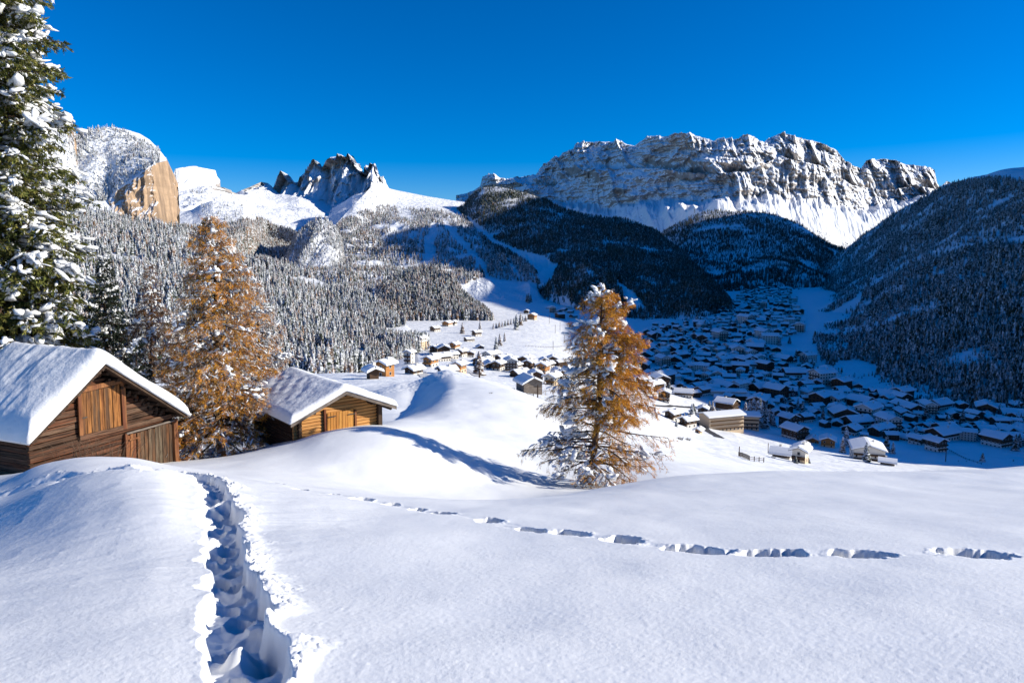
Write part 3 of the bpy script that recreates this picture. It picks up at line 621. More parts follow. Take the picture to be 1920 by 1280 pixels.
forest('forest', 'blue-black shaded wood on the low ridge under the middle of the massif', hsx, 18000, [BIG], [[(1590,470),(1660,470),(1660,520),(1590,520)]], (12, 19), VFAR, .17, .05, gap=-.75)
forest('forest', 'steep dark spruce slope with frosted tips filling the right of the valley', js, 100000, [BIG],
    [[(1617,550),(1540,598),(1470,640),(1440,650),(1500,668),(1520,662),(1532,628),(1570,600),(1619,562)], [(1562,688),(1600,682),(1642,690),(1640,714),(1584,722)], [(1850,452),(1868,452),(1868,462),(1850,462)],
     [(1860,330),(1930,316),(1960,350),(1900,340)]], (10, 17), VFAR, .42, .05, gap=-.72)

forest('forest', 'sparse white trees and scrub on the bright slopes under the tan rock tower', cir, 9000, [[(345,352),(400,350),(440,372),(470,378),(470,415),(345,415)], [(655,372),(690,345),(725,360),(760,385),(730,400),(660,400)]], (), (8, 13), VFAR, .7, .1, fn=lambda P, x, y: fbm(P[:, 0]*.008, P[:, 1]*.008, 3, 3) > -.05)

forest('forest', 'thin brownish wood and scrub on the bright snow apron under the massif', sella, 90000, [[(1180,415),(1290,398),(1340,393),(1400,402),(1460,408),(1500,425),(1560,440),(1590,458),(1600,478),(1540,470),(1180,430)]], (), (12, 22), VFAR, .35, .5, fn=lambda P, x, y: (fbm(P[:, 0]*.004, P[:, 1]*.003, 3, 3) > .02-(y-440)*.012))
# ------------------------------------------------------------ wood
def mat_wood(name, c1, c2, c3, scale=(1, 1, 1), grain=14.0, dark=0.5, rough=0.75):
    m, nt, b = mat(name, rough, 0.2)
    co = coord(nt, 'Object', scale); gi = nd(nt, 'ShaderNodeNewGeometry').outputs['Random Per Island']
    add = nd(nt, 'ShaderNodeVectorMath', operation='ADD'); nt.links.new(co, add.inputs[0])
    cb = nd(nt, 'ShaderNodeCombineXYZ'); nt.links.new(mth(nt, 'MULTIPLY', gi, 31.0), cb.inputs[0]); nt.links.new(mth(nt, 'MULTIPLY', gi, 17.0), cb.inputs[1]); nt.links.new(cb.outputs[0], add.inputs[1])
    n = noi(nt, add.outputs[0], grain, 6, 0.7); n2 = noi(nt, add.outputs[0], grain*.22, 4, 0.6)
    c = mixc(nt, ramp(nt, gi, [(.15, 0.0), (.85, 1.0)]), c1, c2); c = mixc(nt, ramp(nt, n2, [(0.40, 0.0), (0.62, 1.0)]), c, c3)
    c = mixc(nt, ramp(nt, n, [(0.36, dark), (0.56, 0.0)]), c, tuple(q*.25 for q in c1))
    nt.links.new(c, b.inputs['Base Color']); bump(nt, b, n, 0.6, 0.02)
    return m
M['logs_old'] = mat_wood('weathered_logs', (.04,.020,.012), (.16,.095,.06), (.13,.045,.02), (.12, .12, 2.2), 7, 1.0)
M['boards_old'] = mat_wood('weathered_boards', (.17,.06,.02), (.085,.05,.03), (.36,.15,.042), (1.6, 1.6, .12), 9, .8)
M['boards_grey'] = mat_wood('grey_boards', (.07,.044,.028), (.14,.105,.07), (.17,.07,.028), (1.6, 1.6, .12), 9, .85)
M['boards_red'] = mat_wood('reddish_boards', (.25,.075,.03), (.14,.05,.025), (.30,.13,.05), (1.6, 1.6, .12), 9, .6)
M['logs_new'] = mat_wood('honey_logs', (.55,.25,.075), (.47,.20,.06), (.62,.32,.11), (.15, .15, 1.5), 9, .35)
M['boards_new'] = mat_wood('honey_boards', (.56,.24,.05), (.46,.19,.045), (.60,.30,.08), (1.5, 1.5, .15), 9, .35)
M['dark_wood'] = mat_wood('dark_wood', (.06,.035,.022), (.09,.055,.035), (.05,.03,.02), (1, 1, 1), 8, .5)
M['grey_wood'] = mat_wood('grey_wood', (.20,.16,.13), (.28,.23,.19), (.16,.13,.11), (.3, .3, 1), 8, .6)
M['iron'], _n, _b = mat('iron', .5, .5); _b.inputs['Base Color'].default_value = (.05, .045, .04, 1)
M['bark'] = mat_wood('bark', (.085,.05,.033), (.11,.07,.045), (.16,.10,.065), (1, 1, .25), 10, .7, .9)
M['twig'], _n, _b = mat('twig', .9, .1); _b.inputs['Base Color'].default_value = (.12, .075, .05, 1)

class Frame:
    """local frame of a hut: t along the gable, b backwards along the ridge, z up; origin at the gable's left eave end"""
    def __init__(s, o, ang):
        s.o = Vector(o); s.g = Vector((math.cos(ang), math.sin(ang), 0)); s.b = Vector((-math.sin(ang), math.cos(ang), 0)); s.ang = ang
    def tz(s, px, py, off=0.0):
        """photo pixel -> (t, world z) on the plane b = off"""
        a, sl = asv(px, py); a = float(a); sl = float(sl); ox, oy = s.o.x+s.b.x*off, s.o.y+s.b.y*off
        t = (a*oy-ox)/(s.g.x-a*s.g.y); y = oy+s.g.y*t; return t, sl*y

def snow_slab(T0, TAp, T1, zL, zA, zR, B0, B1, thick, name, parent, m, fn=None, nt_=90, nb=70):
    """snow lying on a gable roof, rounded over at its edges, as one closed mesh (local t, b, z)"""
    t = np.linspace(T0, T1, nt_); b = np.linspace(B0, B1, nb); TT, BB = np.meshgrid(t, b)
    zr = np.interp(TT, [T0, TAp, T1], [zL, zA, zR])
    zs = gsm(np.pad(zr, ((0, 0), (0, 0))), 2.2, 1); zs[:, 0] = zr[:, 0]; zs[:, -1] = zr[:, -1]
    e = np.minimum.reduce([TT-T0, T1-TT, BB-B0, B1-BB]); ed = np.clip(e/(thick*.85), 0, 1); rnd = np.sqrt(1-(1-ed)**2)
    th = thick*(.16+.84*rnd)*(1+.10*fbm(TT*.5, BB*.5, 3, 3))+.02*fbm(TT*2, BB*2, 1, 2)*ed
    if fn is not None: th = th+fn(TT, BB)*ed
    top = np.stack([TT, BB, zs+th], -1).reshape(-1, 3); bot = np.stack([TT, BB, zr+.003], -1).reshape(-1, 3)
    # ragged lower edge, bulging a little past the boards
    out = .10*thick+.05*noise(TT*2.3, BB*2.3, 7)
    k = np.zeros((nb, nt_)); k[:, 0] = -1; k[:, -1] = 1; top[:, 0] += (k*out).ravel(); k[:] = 0; k[0] = -1; k[-1] = 1; top[:, 1] += (k*out).ravel()
    n = nb*nt_; F = grid_faces(nb, nt_); Fb = F[:, ::-1]+n; side = []
    ring = [i for i in range(nt_)]+[j*nt_+nt_-1 for j in range(1, nb)]+[(nb-1)*nt_+i for i in range(nt_-2, -1, -1)]+[j*nt_ for j in range(nb-2, 0, -1)]
    for i in range(len(ring)): a, c = ring[i], ring[(i+1) % len(ring)]; side.append((a, a+n, c+n, c))
    return np_mesh(name, np.concatenate([top, bot]), np.concatenate([F, Fb, np.array(side)]), m, parent)

# ------------------------------------------------------------ the old barn on the left
ang = R(68); L0 = at(55, 828, 30.0)
fr = Frame(L0, ang); W = 8.9; TAP = fr.tz(195, 682)[0]; ZA = fr.tz(195, 682)[1]; ZL = L0.z; TR, ZR = fr.tz(350, 778); DEP = 7.2
barn = empty('barn', fr.o, ang); z0 = fr.o.z
tag(barn, 'weathered old log barn with a thick snow roof and orange plank hatch', 'barn')
def L(z): return z-z0
roof = [L(ZL), L(ZA), L(ZR)]; WL, WR = .55, fr.tz(327, 830, .9)[0]      # wall ends along t
FB = 0.9                                                                # gable wall stands back under the eaves
def roofz(t): return float(np.interp(t, [0, TAP, TR], roof))
ZG = L(-12.6)
# gable wall: hewn logs, courses slightly uneven
mb = MB(); z = ZG; i = 0; random.seed(3)
while z < roof[1]:
    h = random.uniform(.20, .36); zt = z+h*.5
    ts = [t for t in np.linspace(WL, WR, 120) if roofz(t)-.16 > z+h]
    if ts:
        lo, hi = min(ts), max(ts)
        rot = Matrix.Rotation(random.uniform(-.011, .011), 3, 'Y')
        mb.box(((lo+hi)/2, FB+.12+random.uniform(-.05, .05), zt), (hi-lo+random.uniform(0, .12), .22, h*.86), 0, rot, .012)
    z += h; i += 1
mb.build('gable_wall', M['logs_old'], barn, bevel=.02)
mb = MB(); z = ZG
while z < roof[0]-.1:
    h = random.uniform(.2, .3)
    mb.box((WL+.1, FB+DEP/2-.5, z+h/2), (.22, DEP-1.2, h*.93), 0, None, .012); mb.box((WR-.1, FB+DEP/2-.5, z+h/2), (.22, DEP-1.2, h*.93), 0, None, .012)
    mb.box(((WL+WR)/2, DEP-1.0, z+h/2), (WR-WL, .2, h*.93), 0, None, .012); z += h
mb.box(((WL+WR)/2, FB+.34, (ZG+roof[0])/2), (WR-WL-.3, .02, roof[0]-ZG), 0)
mb.build('side_wall', M['logs_old'], barn, bevel=.02)
# rafters' ends, purlin ends and the stubs of old log ends that fill the gable's right side
mb = MB()
for t in np.linspace(.3, TR-.3, 15):
    zz = roofz(t)-.20; mb.tube([(t, -.05+FB*.55, zz), (t+random.uniform(-.03, .03), FB+.7, zz)], [.10, .10], 7)
for t in np.linspace(TAP+.7, TR-1.0, 9):
    for k in range(2):
        q = t+random.uniform(-.1, .1); zz = roofz(q)-.42-.2*k; mb.tube([(q, FB-.22+.06*k, zz), (q, FB+.3, zz)], [.085, .085], 7)
for t in np.linspace(.9, TAP-.5, 6):
    zz = roofz(t)-.40; mb.tube([(t, FB-.2, zz), (t, FB+.3, zz)], [.08, .08], 7)
mb.build('log_ends', M['dark_wood'], barn)
# roof boards
def roofpart(mb, t0, t1, b0, b1, dz0, dz1, m=0):
    v = []
    for b in (b0, b1):
        for t in (t0, t1): v += [(t, b, roofz(t)+dz0), (t, b, roofz(t)+dz1)]
    mb.add(v, [(0,1,3,2),(4,6,7,5),(0,2,6,4),(1,5,7,3),(0,4,5,1),(2,3,7,6)], m)
mb = MB(); roofpart(mb, 0, TAP, 0, DEP, -.10, -.0); roofpart(mb, TAP, TR, 0, DEP, -.10, 0)
for b in (.06,):
    roofpart(mb, 0, TAP-.0, -.035, .0, -.17, .01); roofpart(mb, TAP+.0, TR, -.035, .0, -.17, .01)
mb.build('roof_boards', M['dark_wood'], barn)
mb = MB()
for q in range(46):   # torn shingle edge under the left snow
    t = .05+q*(TAP-.1)/46; mb.box((t+.04, -.07, roofz(t)-.04+random.uniform(-.05, .02)), (.10, .10, .10+random.uniform(0, .08)), 0, Matrix.Rotation(-.7, 3, 'Y'), .02)
mb.build('shingle_edge', M['dark_wood'], barn)
snow_slab(-.12, TAP, TR+.12, roof[0]-.12, roof[1]+.02, roof[2]-.08, -.14, DEP+.1, .82, 'roof_snow', barn, M['snow_roof'], lambda t, b: .05*ridged(t*.30, b*.8, 2, 2)*sstep(.8, 1.8, b), 120, 90)
def lz(px, py, off=FB): t, zz = fr.tz(px, py, off); return t, L(zz)
def boards(name, quad, m, n, parent, off, th=.035, jit=.012, sag=.03):
    """door of upright boards inside a photo quad (tl, tr, br, bl)"""
    tl, tr, br, bl = [lz(*p) for p in quad]; mb = MB()
    for i in range(n):
        f0, f1 = i/n, (i+1)/n-.06/n
        f1 -= random.uniform(0, .12)/n; a, b = tl[0]*(1-f0)+tr[0]*f0, tl[0]*(1-f1)+tr[0]*f1; c, d = bl[0]*(1-f0)+br[0]*f0, bl[0]*(1-f1)+br[0]*f1
        zt0, zt1 = tl[1]*(1-f0)+tr[1]*f0, tl[1]*(1-f1)+tr[1]*f1; zb0, zb1 = bl[1]*(1-f0)+br[1]*f0, bl[1]*(1-f1)+br[1]*f1
        dz = random.uniform(-sag, sag)*1.6; o = random.uniform(-jit, jit)+off
        v = [(a, o, zt0+dz), (b, o, zt1+dz), (d, o, zb1-dz), (c, o, zb0-dz)]; v += [(p[0], p[1]+th, p[2]) for p in v]
        mb.add(v, [(0,3,2,1),(4,5,6,7),(0,1,5,4),(1,2,6,5),(2,3,7,6),(3,0,4,7)])
    return mb.build(name, m, parent)
hatch = boards('hatch', [(150,734),(222,720),(226,806),(153,814)], M['boards_old'], 9, barn, FB-.12)
tag(hatch, 'orange-brown hatch of upright boards')
for (p, q) in (((146,736),(148,816)), ((226,716),(231,804))):
    a, c = lz(*p), lz(*q); mb = MB(); mb.box(((a[0]+c[0])/2, FB-.13, (a[1]+c[1])/2), (.22, .12, a[1]-c[1]), 0, None, .015)
    mb.build('hatch_post', M['boards_red'], barn, bevel=.012)
def slant(name, p, q, h, m, parent, off, th=.14):
    a, c = lz(*p), lz(*q); d = math.hypot(c[0]-a[0], c[1]-a[1]); mb = MB()
    mb.box(((a[0]+c[0])/2, off, (a[1]+c[1])/2), (d, th, h), 0, Matrix.Rotation(-math.atan2(c[1]-a[1], c[0]-a[0]), 3, 'Y'), .012); return mb.build(name, m, parent, bevel=.012)
slant('lintel', (140,733), (232,711), .24, M['boards_red'], barn, FB-.15)
slant('tie_beam', (146,821), (322,778), .26, M['logs_old'], barn, FB-.10)
mb = MB(); a = lz(150, 783); mb.box((a[0]+.12, FB-.18, a[1]), (.26, .03, .05)); mb.build('hinge', M['iron'], hatch)
door = boards('door', [(254,812),(320,790),(322,874),(256,868)], M['boards_grey'], 10, barn, FB-.13); tag(door, 'grey-brown door of upright boards')
boards('door', [(236,816),(253,812),(254,868),(238,862)], M['boards_red'], 3, barn, FB-.10)
slant('door_rail', (237,824), (256,819), .10, M['boards_red'], barn, FB-.2, .05)
slant('door_head', (232,812), (325,786), .09, M['grey_wood'], barn, FB-.19, .10)
mb = MB(); a, c = lz(232,812), lz(233,866); mb.box((a[0], FB-.14, (a[1]+c[1])/2), (.16, .16, a[1]-c[1]), 0, None, .015); mb.build('door_post', M['boards_red'], barn, bevel=.015); mb = MB()
a, c = lz(324,786), lz(327,877); mb.box((a[0]-.02, FB-.16, (a[1]+c[1])/2), (.26, .20, a[1]-c[1]+.1), 0, None, .02)
mb.build('corner_post', M['boards_red'], barn, bevel=.015)
mb = MB(); a = lz(308, 853); mb.tube([(a[0]-.07, FB-.2, a[1]-.08), (a[0]+.02, FB-.2, a[1]+.0), (a[0]+.06, FB-.2, a[1]+.09)], [.016]*3, 5); mb.build('handle', M['grey_wood'], door)

# ------------------------------------------------------------ the small log hut
ang2 = math.atan2(.65, .76); L2 = at(545, 795, 38.0); fr = Frame(L2, ang2); z0 = L2.z
hut = empty('log_hut', fr.o, ang2); tag(hut, 'small honey-coloured log hut behind the snow mound, right of the snowy larches', 'hut')
W2 = 6.9; TA2 = 3.45; RISE = 1.42; DEP2 = 8.3; OV = .85; FB = 1.0
TAP, TR, roof = TA2, W2, [0, RISE, 0]
mb = MB(); WL, WR = OV, W2-OV; zb = -2.6; h = .20; z = zb; r = .112
while z < RISE-.2:
    ts = [t for t in np.linspace(WL, WR, 120) if roofz(t)-.05 > z+h]
    if ts:
        lo, hi = min(ts), max(ts); full = z < roofz(WL)-h
        e = .32 if full else 0; mb.tube([(lo-e, FB, z+h/2), (hi+e, FB, z+h/2)], [r*random.uniform(.95, 1.04)]*2, 9)
    z += h
mb.build('gable_wall', M['logs_new'], hut, smooth=False)
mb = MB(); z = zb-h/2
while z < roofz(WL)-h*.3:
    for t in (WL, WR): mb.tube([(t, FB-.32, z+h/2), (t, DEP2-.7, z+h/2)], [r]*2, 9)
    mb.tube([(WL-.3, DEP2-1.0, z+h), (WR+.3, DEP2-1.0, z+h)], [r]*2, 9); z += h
mb.build('side_wall', M['dark_wood'], hut)  # darker than the sunlit gable logs: the sides' shade is put into the colour
mb = MB()
mb.box((WR, FB-.40, (roofz(WR)-.15+zb)/2), (.26, .14, roofz(WR)-.15-zb)); mb.build('corner_post', M['dark_wood'], hut)
mb = MB()
for t in (.35, 1.5, TA2, W2-1.5, W2-.35):
    zz = roofz(t)-.24; mb.tube([(t, .12, zz), (t, DEP2-.3, zz)], [.11, .11], 8)
mb.build('purlin', M['dark_wood'], hut)
mb = MB(); roofpart(mb, 0, TAP, 0.02, DEP2, -.10, 0); roofpart(mb, TAP, TR, 0.02, DEP2, -.10, 0); mb.build('roof_boards', M['dark_wood'], hut)
mb = MB(); roofpart(mb, 0, TAP, -.03, .018, -.20, .02); roofpart(mb, TAP, TR, -.03, .018, -.20, .02); mb.build('barge_board', M['grey_wood'], hut)
snow_slab(-.05, TAP, TR+.07, -.03, RISE+.02, 0-.02, -.06, DEP2+.06, .42, 'roof_snow', hut, M['snow_roof'],
    lambda t, b: .034*np.sin(t*6.0+.8*noise(t, b, 3))*np.sin(b*4.6+t*.7)*sstep(.7, 1.1, t)*sstep(3.1, 2.7, t)*sstep(1.7, 2.4, b), 110, 120)
dq = [lz(613, 773), lz(662, 766), lz(662, 812), lz(613, 812)]
hd = boards('door', [(613,773),(662,766),(662,830),(613,830)], M['boards_new'], 9, hut, FB-.20)
for p in (608, 665): a = lz(p, 775); MB().box((a[0], FB-.16, a[1]-.55), (.12, .16, 1.6)).build('door_post', M['boards_red'], hut)
for p, q in ((614, 781), (651, 776)): a = lz(p, q); MB().box((a[0]+.22, FB-.25, a[1]), (.5, .03, .05)).build('hinge', M['iron'], hd)
# ------------------------------------------------------------ trees near enough to show their branches
def spray_template(k, seed, wid=.12, spread=.9):
    """needle spray: narrow blades fanned round an axis; x is the way it grows"""
    r_ = np.random.default_rng(seed); V, F = [], []
    for i in range(k):
        f = i/max(k-1, 1); st = np.array((f*.55, 0, 0)); an = r_.uniform(-spread, spread); el = r_.uniform(-.6, .35); ln = r_.uniform(.35, .6)
        dr = np.array((math.cos(an)*math.cos(el), math.sin(an)*math.cos(el), math.sin(el))); sd = np.cross(dr, r_.normal(0, 1, 3)); sd /= np.linalg.norm(sd)
        b = len(V); V += [st, st+dr*ln*.5+sd*wid*.5, st+dr*ln, st+dr*ln*.5-sd*wid*.5]; F.append((b, b+1, b+2, b+3))
    return np.array(V), np.array(F)
def place_sprays(P, Dr, Sc, Col, temps):
    Vs, Fs, Cs = [], [], []; b = 0; vi = rng.integers(0, len(temps), len(P))
    for q, (V, F) in enumerate(temps):
        ix = np.where(vi == q)[0]
        if not len(ix): continue
        d = Dr[ix]/np.linalg.norm(Dr[ix], axis=1, keepdims=True); rv = rng.normal(0, 1, (len(ix), 3)); rv[:, 2] *= .5
        s_ = np.cross(d, rv); s_ /= np.linalg.norm(s_, axis=1, keepdims=True)+1e-9; n_ = np.cross(d, s_)
        W = (V[None, :, 0:1]*d[:, None]+V[None, :, 1:2]*s_[:, None]+V[None, :, 2:3]*n_[:, None])*Sc[ix][:, None, None]+P[ix][:, None]
        Vs.append(W.reshape(-1, 3)); Fs.append((F[None]+(np.arange(len(ix))*len(V))[:, None, None]+b).reshape(-1, 4)); Cs.append(np.repeat(Col[ix], len(V), 0)); b += len(ix)*len(V)
    return np.concatenate(Vs), np.concatenate(Fs), np.concatenate(Cs)
def blob_template():
    V = [(0, 0, 1)]; n = 8
    for la in (.75, .2, -.35):
        for k in range(n): a = 6.283*k/n+la; c = math.sqrt(1-la*la); V.append((math.cos(a)*c, math.sin(a)*c, la))
    V.append((0, 0, -.6)); F = []
    for k in range(n): F.append((0, 1+k, 1+(k+1) % n, 1+(k+1) % n))
    for r_ in range(2):
        for k in range(n): a = 1+r_*n+k; c = 1+r_*n+(k+1) % n; F.append((a, a+n, c+n, c))
    for k in range(n): F.append((1+2*n+k, 25, 1+2*n+(k+1) % n, 1+2*n+(k+1) % n))
    return np.array(V), F
def blob_mesh(P, Dr, Sz):
    """snow lumps: position, direction they lie along, (length, width, height)"""
    V, F = blob_template(); T3 = []
    for f in F:
        if f[2] == f[3]: T3.append(f[:3])
        else: T3 += [(f[0], f[1], f[2]), (f[0], f[2], f[3])]
    F = np.array(T3); n = len(P); d = Dr/np.linalg.norm(Dr, axis=1, keepdims=True)
    s_ = np.cross(np.array((0, 0, 1.0)), d); s_ /= np.linalg.norm(s_, axis=1, keepdims=True)+1e-9; n_ = np.cross(d, s_)
    j = 1+.42*rng.normal(0, .5, (n, len(V), 1))
    W = (V[None, :, 0:1]*Sz[:, None, 0:1]*d[:, None]+V[None, :, 1:2]*Sz[:, None, 1:2]*s_[:, None]+V[None, :, 2:3]*Sz[:, None, 2:3]*n_[:, None])*j+P[:, None]
    return W.reshape(-1, 3), (F[None]+(np.arange(n)*len(V))[:, None, None]).reshape(-1, 3)
T_SPR = [spray_template(7, 100+i, .13, .9) for i in range(5)]
T_LAR = [spray_template(11, 200+i, .040, 1.2) for i in range(5)]
def hero(name, label, cat, base, H, prof, whorl, nb, cols, kind='spruce', trunk_r=.25, droop=.35, twn=9, twl=.32, dens=5, ssz=.38, frost=.15, snowp=.5, snow_sz=1.0, lean=(0, 0), hmin=.08, side=None, group=None, seed=1, trim=None):
    global rng
    rng = np.random.default_rng(seed); e = empty(name, base); tag(e, label, cat, group)
    tp = []; N = 14
    for i in range(N):
        f = i/(N-1); tp.append((lean[0]*math.sin(f*1.6)+.05*math.sin(f*9+seed), lean[1]*f+.05*math.cos(f*7+seed), -1.0 if i == 0 else f*H))
    tpa = np.array(tp); tr = [trunk_r*(1.15 if i == 0 else (1-i/(N-1))**.8+.02) for i in range(N)]
    def tpos(h): return np.array([np.interp(h, tpa[:, 2], tpa[:, k]) for k in (0, 1)]+[h])
    mbt = MB(); mbt.tube(tp, tr, 10); lim = MB(); SP, SD, SS, SC = [], [], [], []; BP, BD, BS = [], [], []
    h = hmin*H; ph = rng.uniform(0, 6.28)
    while h < H*.985:
        f = h/H; rad = float(np.interp(f, [p[0] for p in prof], [p[1] for p in prof])); k = max(3, int(round(nb*(.6+.4*min(1, rad/2)))))
        for q in range(k):
            az = ph+6.283*q/k+rng.normal(0, .25); Lb = rad*(rng.uniform(.62, 1.12) if kind == 'spruce' else rng.uniform(.45, 1.18)); hh = h+rng.uniform(-.5, .5)*whorl
            sd = side(az, f) if side else (1.0, 1.0, 1.0); Lb *= sd[0]
            if trim is not None and trim(az, f): continue
            if Lb < .12: continue
            dr = np.array((math.cos(az), math.sin(az))); p0 = tpos(min(hh, H)); nseg = 6; pts = []
            up = (.55 if f > .85 else .12)*(1 if kind == 'spruce' else .8); dp = droop*(1.15-f)*rng.uniform(.6, 1.4)
            for s_ in range(nseg+1):
                u = s_/nseg; zz = Lb*(up*u-dp*(u**1.5)+.22*dp*max(0, u-.6)*2); wob = .05*Lb*math.sin(u*5+q+h)
                pts.append(p0+np.array((dr[0]*Lb*u-dr[1]*wob, dr[1]*Lb*u+dr[0]*wob, zz)))
            pts = np.array(pts); r0 = min(trunk_r*.32, .016+.014*Lb); lim.tube(pts, [r0*(1-.85*s_/nseg) for s_ in range(nseg+1)], 4, cap=False)
            nt_ = max(3, int(twn*Lb/ max(.6, rad)*(.5+.5*min(1, rad/1.5))))
            for j in range(nt_):
                u = (.30 if kind == 'larch' else .18)+(.70 if kind == 'larch' else .82)*(j+rng.random())/nt_; b = np.array([np.interp(u*nseg, range(nseg+1), pts[:, c]) for c in range(3)])
                sgn = 1 if j % 2 else -1; ta = az+sgn*rng.uniform(.5, 1.15); tl = Lb*twl*(1.15-u*.75)*rng.uniform(.6, 1.3)+.10
                hang = rng.uniform(.25, .8)*(1.0 if kind == 'spruce' else .9)
                td = np.array((math.cos(ta), math.sin(ta), -hang)); td /= np.linalg.norm(td); te = b+td*tl+np.array((0, 0, -.12*tl))
                lim.tube([b, (b+te)/2+np.array((0, 0, .04*tl)), te], [.009+.003*Lb, .007, .003], 3, cap=False)
                if sd[1] > 0:
                    m = rng.poisson(dens*sd[1]*(tl/.5+.4))
                    uu = rng.random(m)[:, None]; pp_ = b*(1-uu)+te*uu+rng.normal(0, .03, (m, 3)); dd = td[None]+rng.normal(0, .45, (m, 3)); dd[:, 2] -= .25
                    SP.append(pp_); SD.append(dd); SS.append(ssz*rng.uniform(.6, 1.25, m)*(.75+.25*min(1, rad/2)))
                    cc = np.array(cols)[rng.integers(0, len(cols), m)]*rng.uniform(.65, 1.25, (m, 1)); w_ = (rng.random(m) < frost)[:, None]
                    SC.append(np.where(w_, SNW[None], cc))
                if rng.random() < snowp*.55*sd[2]:
                    BP.append((b*.6+te*.4)+np.array((0, 0, .03))); BD.append(td); s_ = snow_sz*rng.uniform(.5, 1.2); BS.append((tl*.36*rng.uniform(.6, 1.1)+.03, .040*s_, .025*s_))
            if rng.random() < snowp*.9*sd[2]:
                for _ in range(rng.integers(1, 4)):
                    u = rng.uniform(.35, .98); b = np.array([np.interp(u*nseg, range(nseg+1), pts[:, c]) for c in range(3)]); dv = pts[-1]-pts[2]; s_ = snow_sz*rng.uniform(.55, 1.3)*(.5+.5*min(1, Lb/2))
                    for w_ in range(5 if kind == 'larch' else 8):
                        BP.append(b+np.array((0, 0, .05))+rng.normal(0, .10, 3)*s_); BD.append(dv+rng.normal(0, .45, 3)*np.linalg.norm(dv)); BS.append((.15*s_*rng.uniform(.4, 1.4), .085*s_*rng.uniform(.5, 1.3), .06*s_*rng.uniform(.6, 1.2)))
        h += whorl*rng.uniform(.7, 1.3)*(.6 if f > .9 else 1); ph += 2.4
    mbt.build('trunk', M['bark'], e, smooth=True); lim.build('limbs', M['twig'], e, smooth=True)
    V, F, C = place_sprays(np.concatenate(SP), np.concatenate(SD), np.concatenate(SS), np.concatenate(SC), T_SPR if kind == 'spruce' else T_LAR)
    np_mesh('crown', V, F, M['tint'], e, smooth=False, col=C)
    if BP:
        V, F = blob_mesh(np.array(BP), np.array(BD), np.array(BS)); tag(np_mesh('snow_load', V, F, M['snow_roof'], e), kind='stuff')
    print(name, 'sprays', sum(len(s) for s in SP), 'blobs', len(BP)); return e
def gbase(px, d): a = float(asv(px, 700)[0]); return Vector((a*d, d, gz(a*d, d)))
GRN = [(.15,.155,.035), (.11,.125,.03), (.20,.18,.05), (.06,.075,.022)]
GRN_SHADED = [(.03,.045,.03), (.022,.035,.025), (.045,.05,.03)]  # greens for spruces out of the sun, their shade darkened into the colour
GOLD = [(.78,.34,.04), (.66,.26,.03), (.86,.43,.06), (.46,.17,.03)]
RUST = [(.52,.26,.10), (.40,.19,.08), (.60,.34,.13), (.30,.17,.10)]
hero('spruce_tree', 'tall green spruce with snow on its boughs rising past the top left corner', 'tree', gbase(8, 41), 37.0,
     [(.0, 5.2), (.3, 5.1), (.5, 4.5), (.68, 3.9), (.8, 3.4), (.9, 2.2), (1, .2)], .46, 8, GRN, 'spruce', .42, .42, 15, .26, 6.0, .46, .06, .80, 2.6, seed=11, hmin=.16)
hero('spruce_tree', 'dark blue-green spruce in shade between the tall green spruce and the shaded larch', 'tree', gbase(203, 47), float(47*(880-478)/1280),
     [(.0, 2.6), (.3, 2.2), (.7, 1.5), (1, .1)], .36, 6, GRN_SHADED, 'spruce', .2, .45, 9, .3, 7.5, .36, .03, .45, 1.5, seed=12)
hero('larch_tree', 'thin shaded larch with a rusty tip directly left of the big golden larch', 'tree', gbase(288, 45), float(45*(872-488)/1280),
     [(.0, 3.3), (.3, 2.9), (.7, 1.6), (1, .1)], .42, 6, [(.16,.09,.05), (.11,.07,.05), (.25,.12,.05)], 'larch', .2, .35, 10, .32, 6.0, .36, .10, .35, 1.2, seed=13)  # browns darkened to carry the shade this larch stands in
hero('larch_tree', 'biggest larch, golden brown and dusted with snow, between the old barn and the log hut', 'tree', gbase(408, 42), float(42*(866-408)/1280),
     [(.0, 3.6), (.25, 3.7), (.5, 3.0), (.75, 2.0), (.92, 1.0), (1, .15)], .36, 8, GOLD+GOLD+RUST, 'larch', .26, .34, 12, .32, 5.0, .38, .14, .34, 1.3, seed=14)
hero('larch_tree', 'pale rusty larch close behind the right side of the biggest larch, above the hut roof', 'tree', gbase(486, 52), float(52*(845-520)/1280),
     [(.0, 3.3), (.3, 3.2), (.6, 2.2), (1, .12)], .40, 7, RUST, 'larch', .2, .25, 9, .34, 3.8, .38, .38, .5, 1.2, seed=15)
hero('larch_tree', 'brownish frosted larch standing behind the shaded larch, left of the biggest larch', 'tree', gbase(338, 60), float(60*(850-560)/1280),
     [(.0, 2.8), (.4, 2.2), (1, .12)], .45, 6, RUST, 'larch', .18, .35, 8, .34, 3.5, .40, .40, .5, 1.2, seed=16)
def solo(az, f):
    r_ = math.cos(az); return (1.10 if r_ > 0 else (1.25 if f < .3 else .92), (1.4 if r_ > -.2 else .62)*(.30 if f < .34 else 1.0), .35 if r_ > .2 else 1.15)
hero('larch_tree', 'lone orange larch with bare lower boughs standing on the open snow right of centre', 'tree', gbase(1112, 38), float(38*(914-537)/1280),
     [(.0, 2.4), (.12, 3.2), (.3, 3.1), (.55, 2.9), (.75, 2.1), (.88, 1.5), (.96, .9), (1, .25)], .35, 6, GOLD, 'larch', .22, .20, 12, .34, 8.5, .34, .05, .50, 1.9, lean=(.45, .1), side=solo, seed=17, hmin=.10)
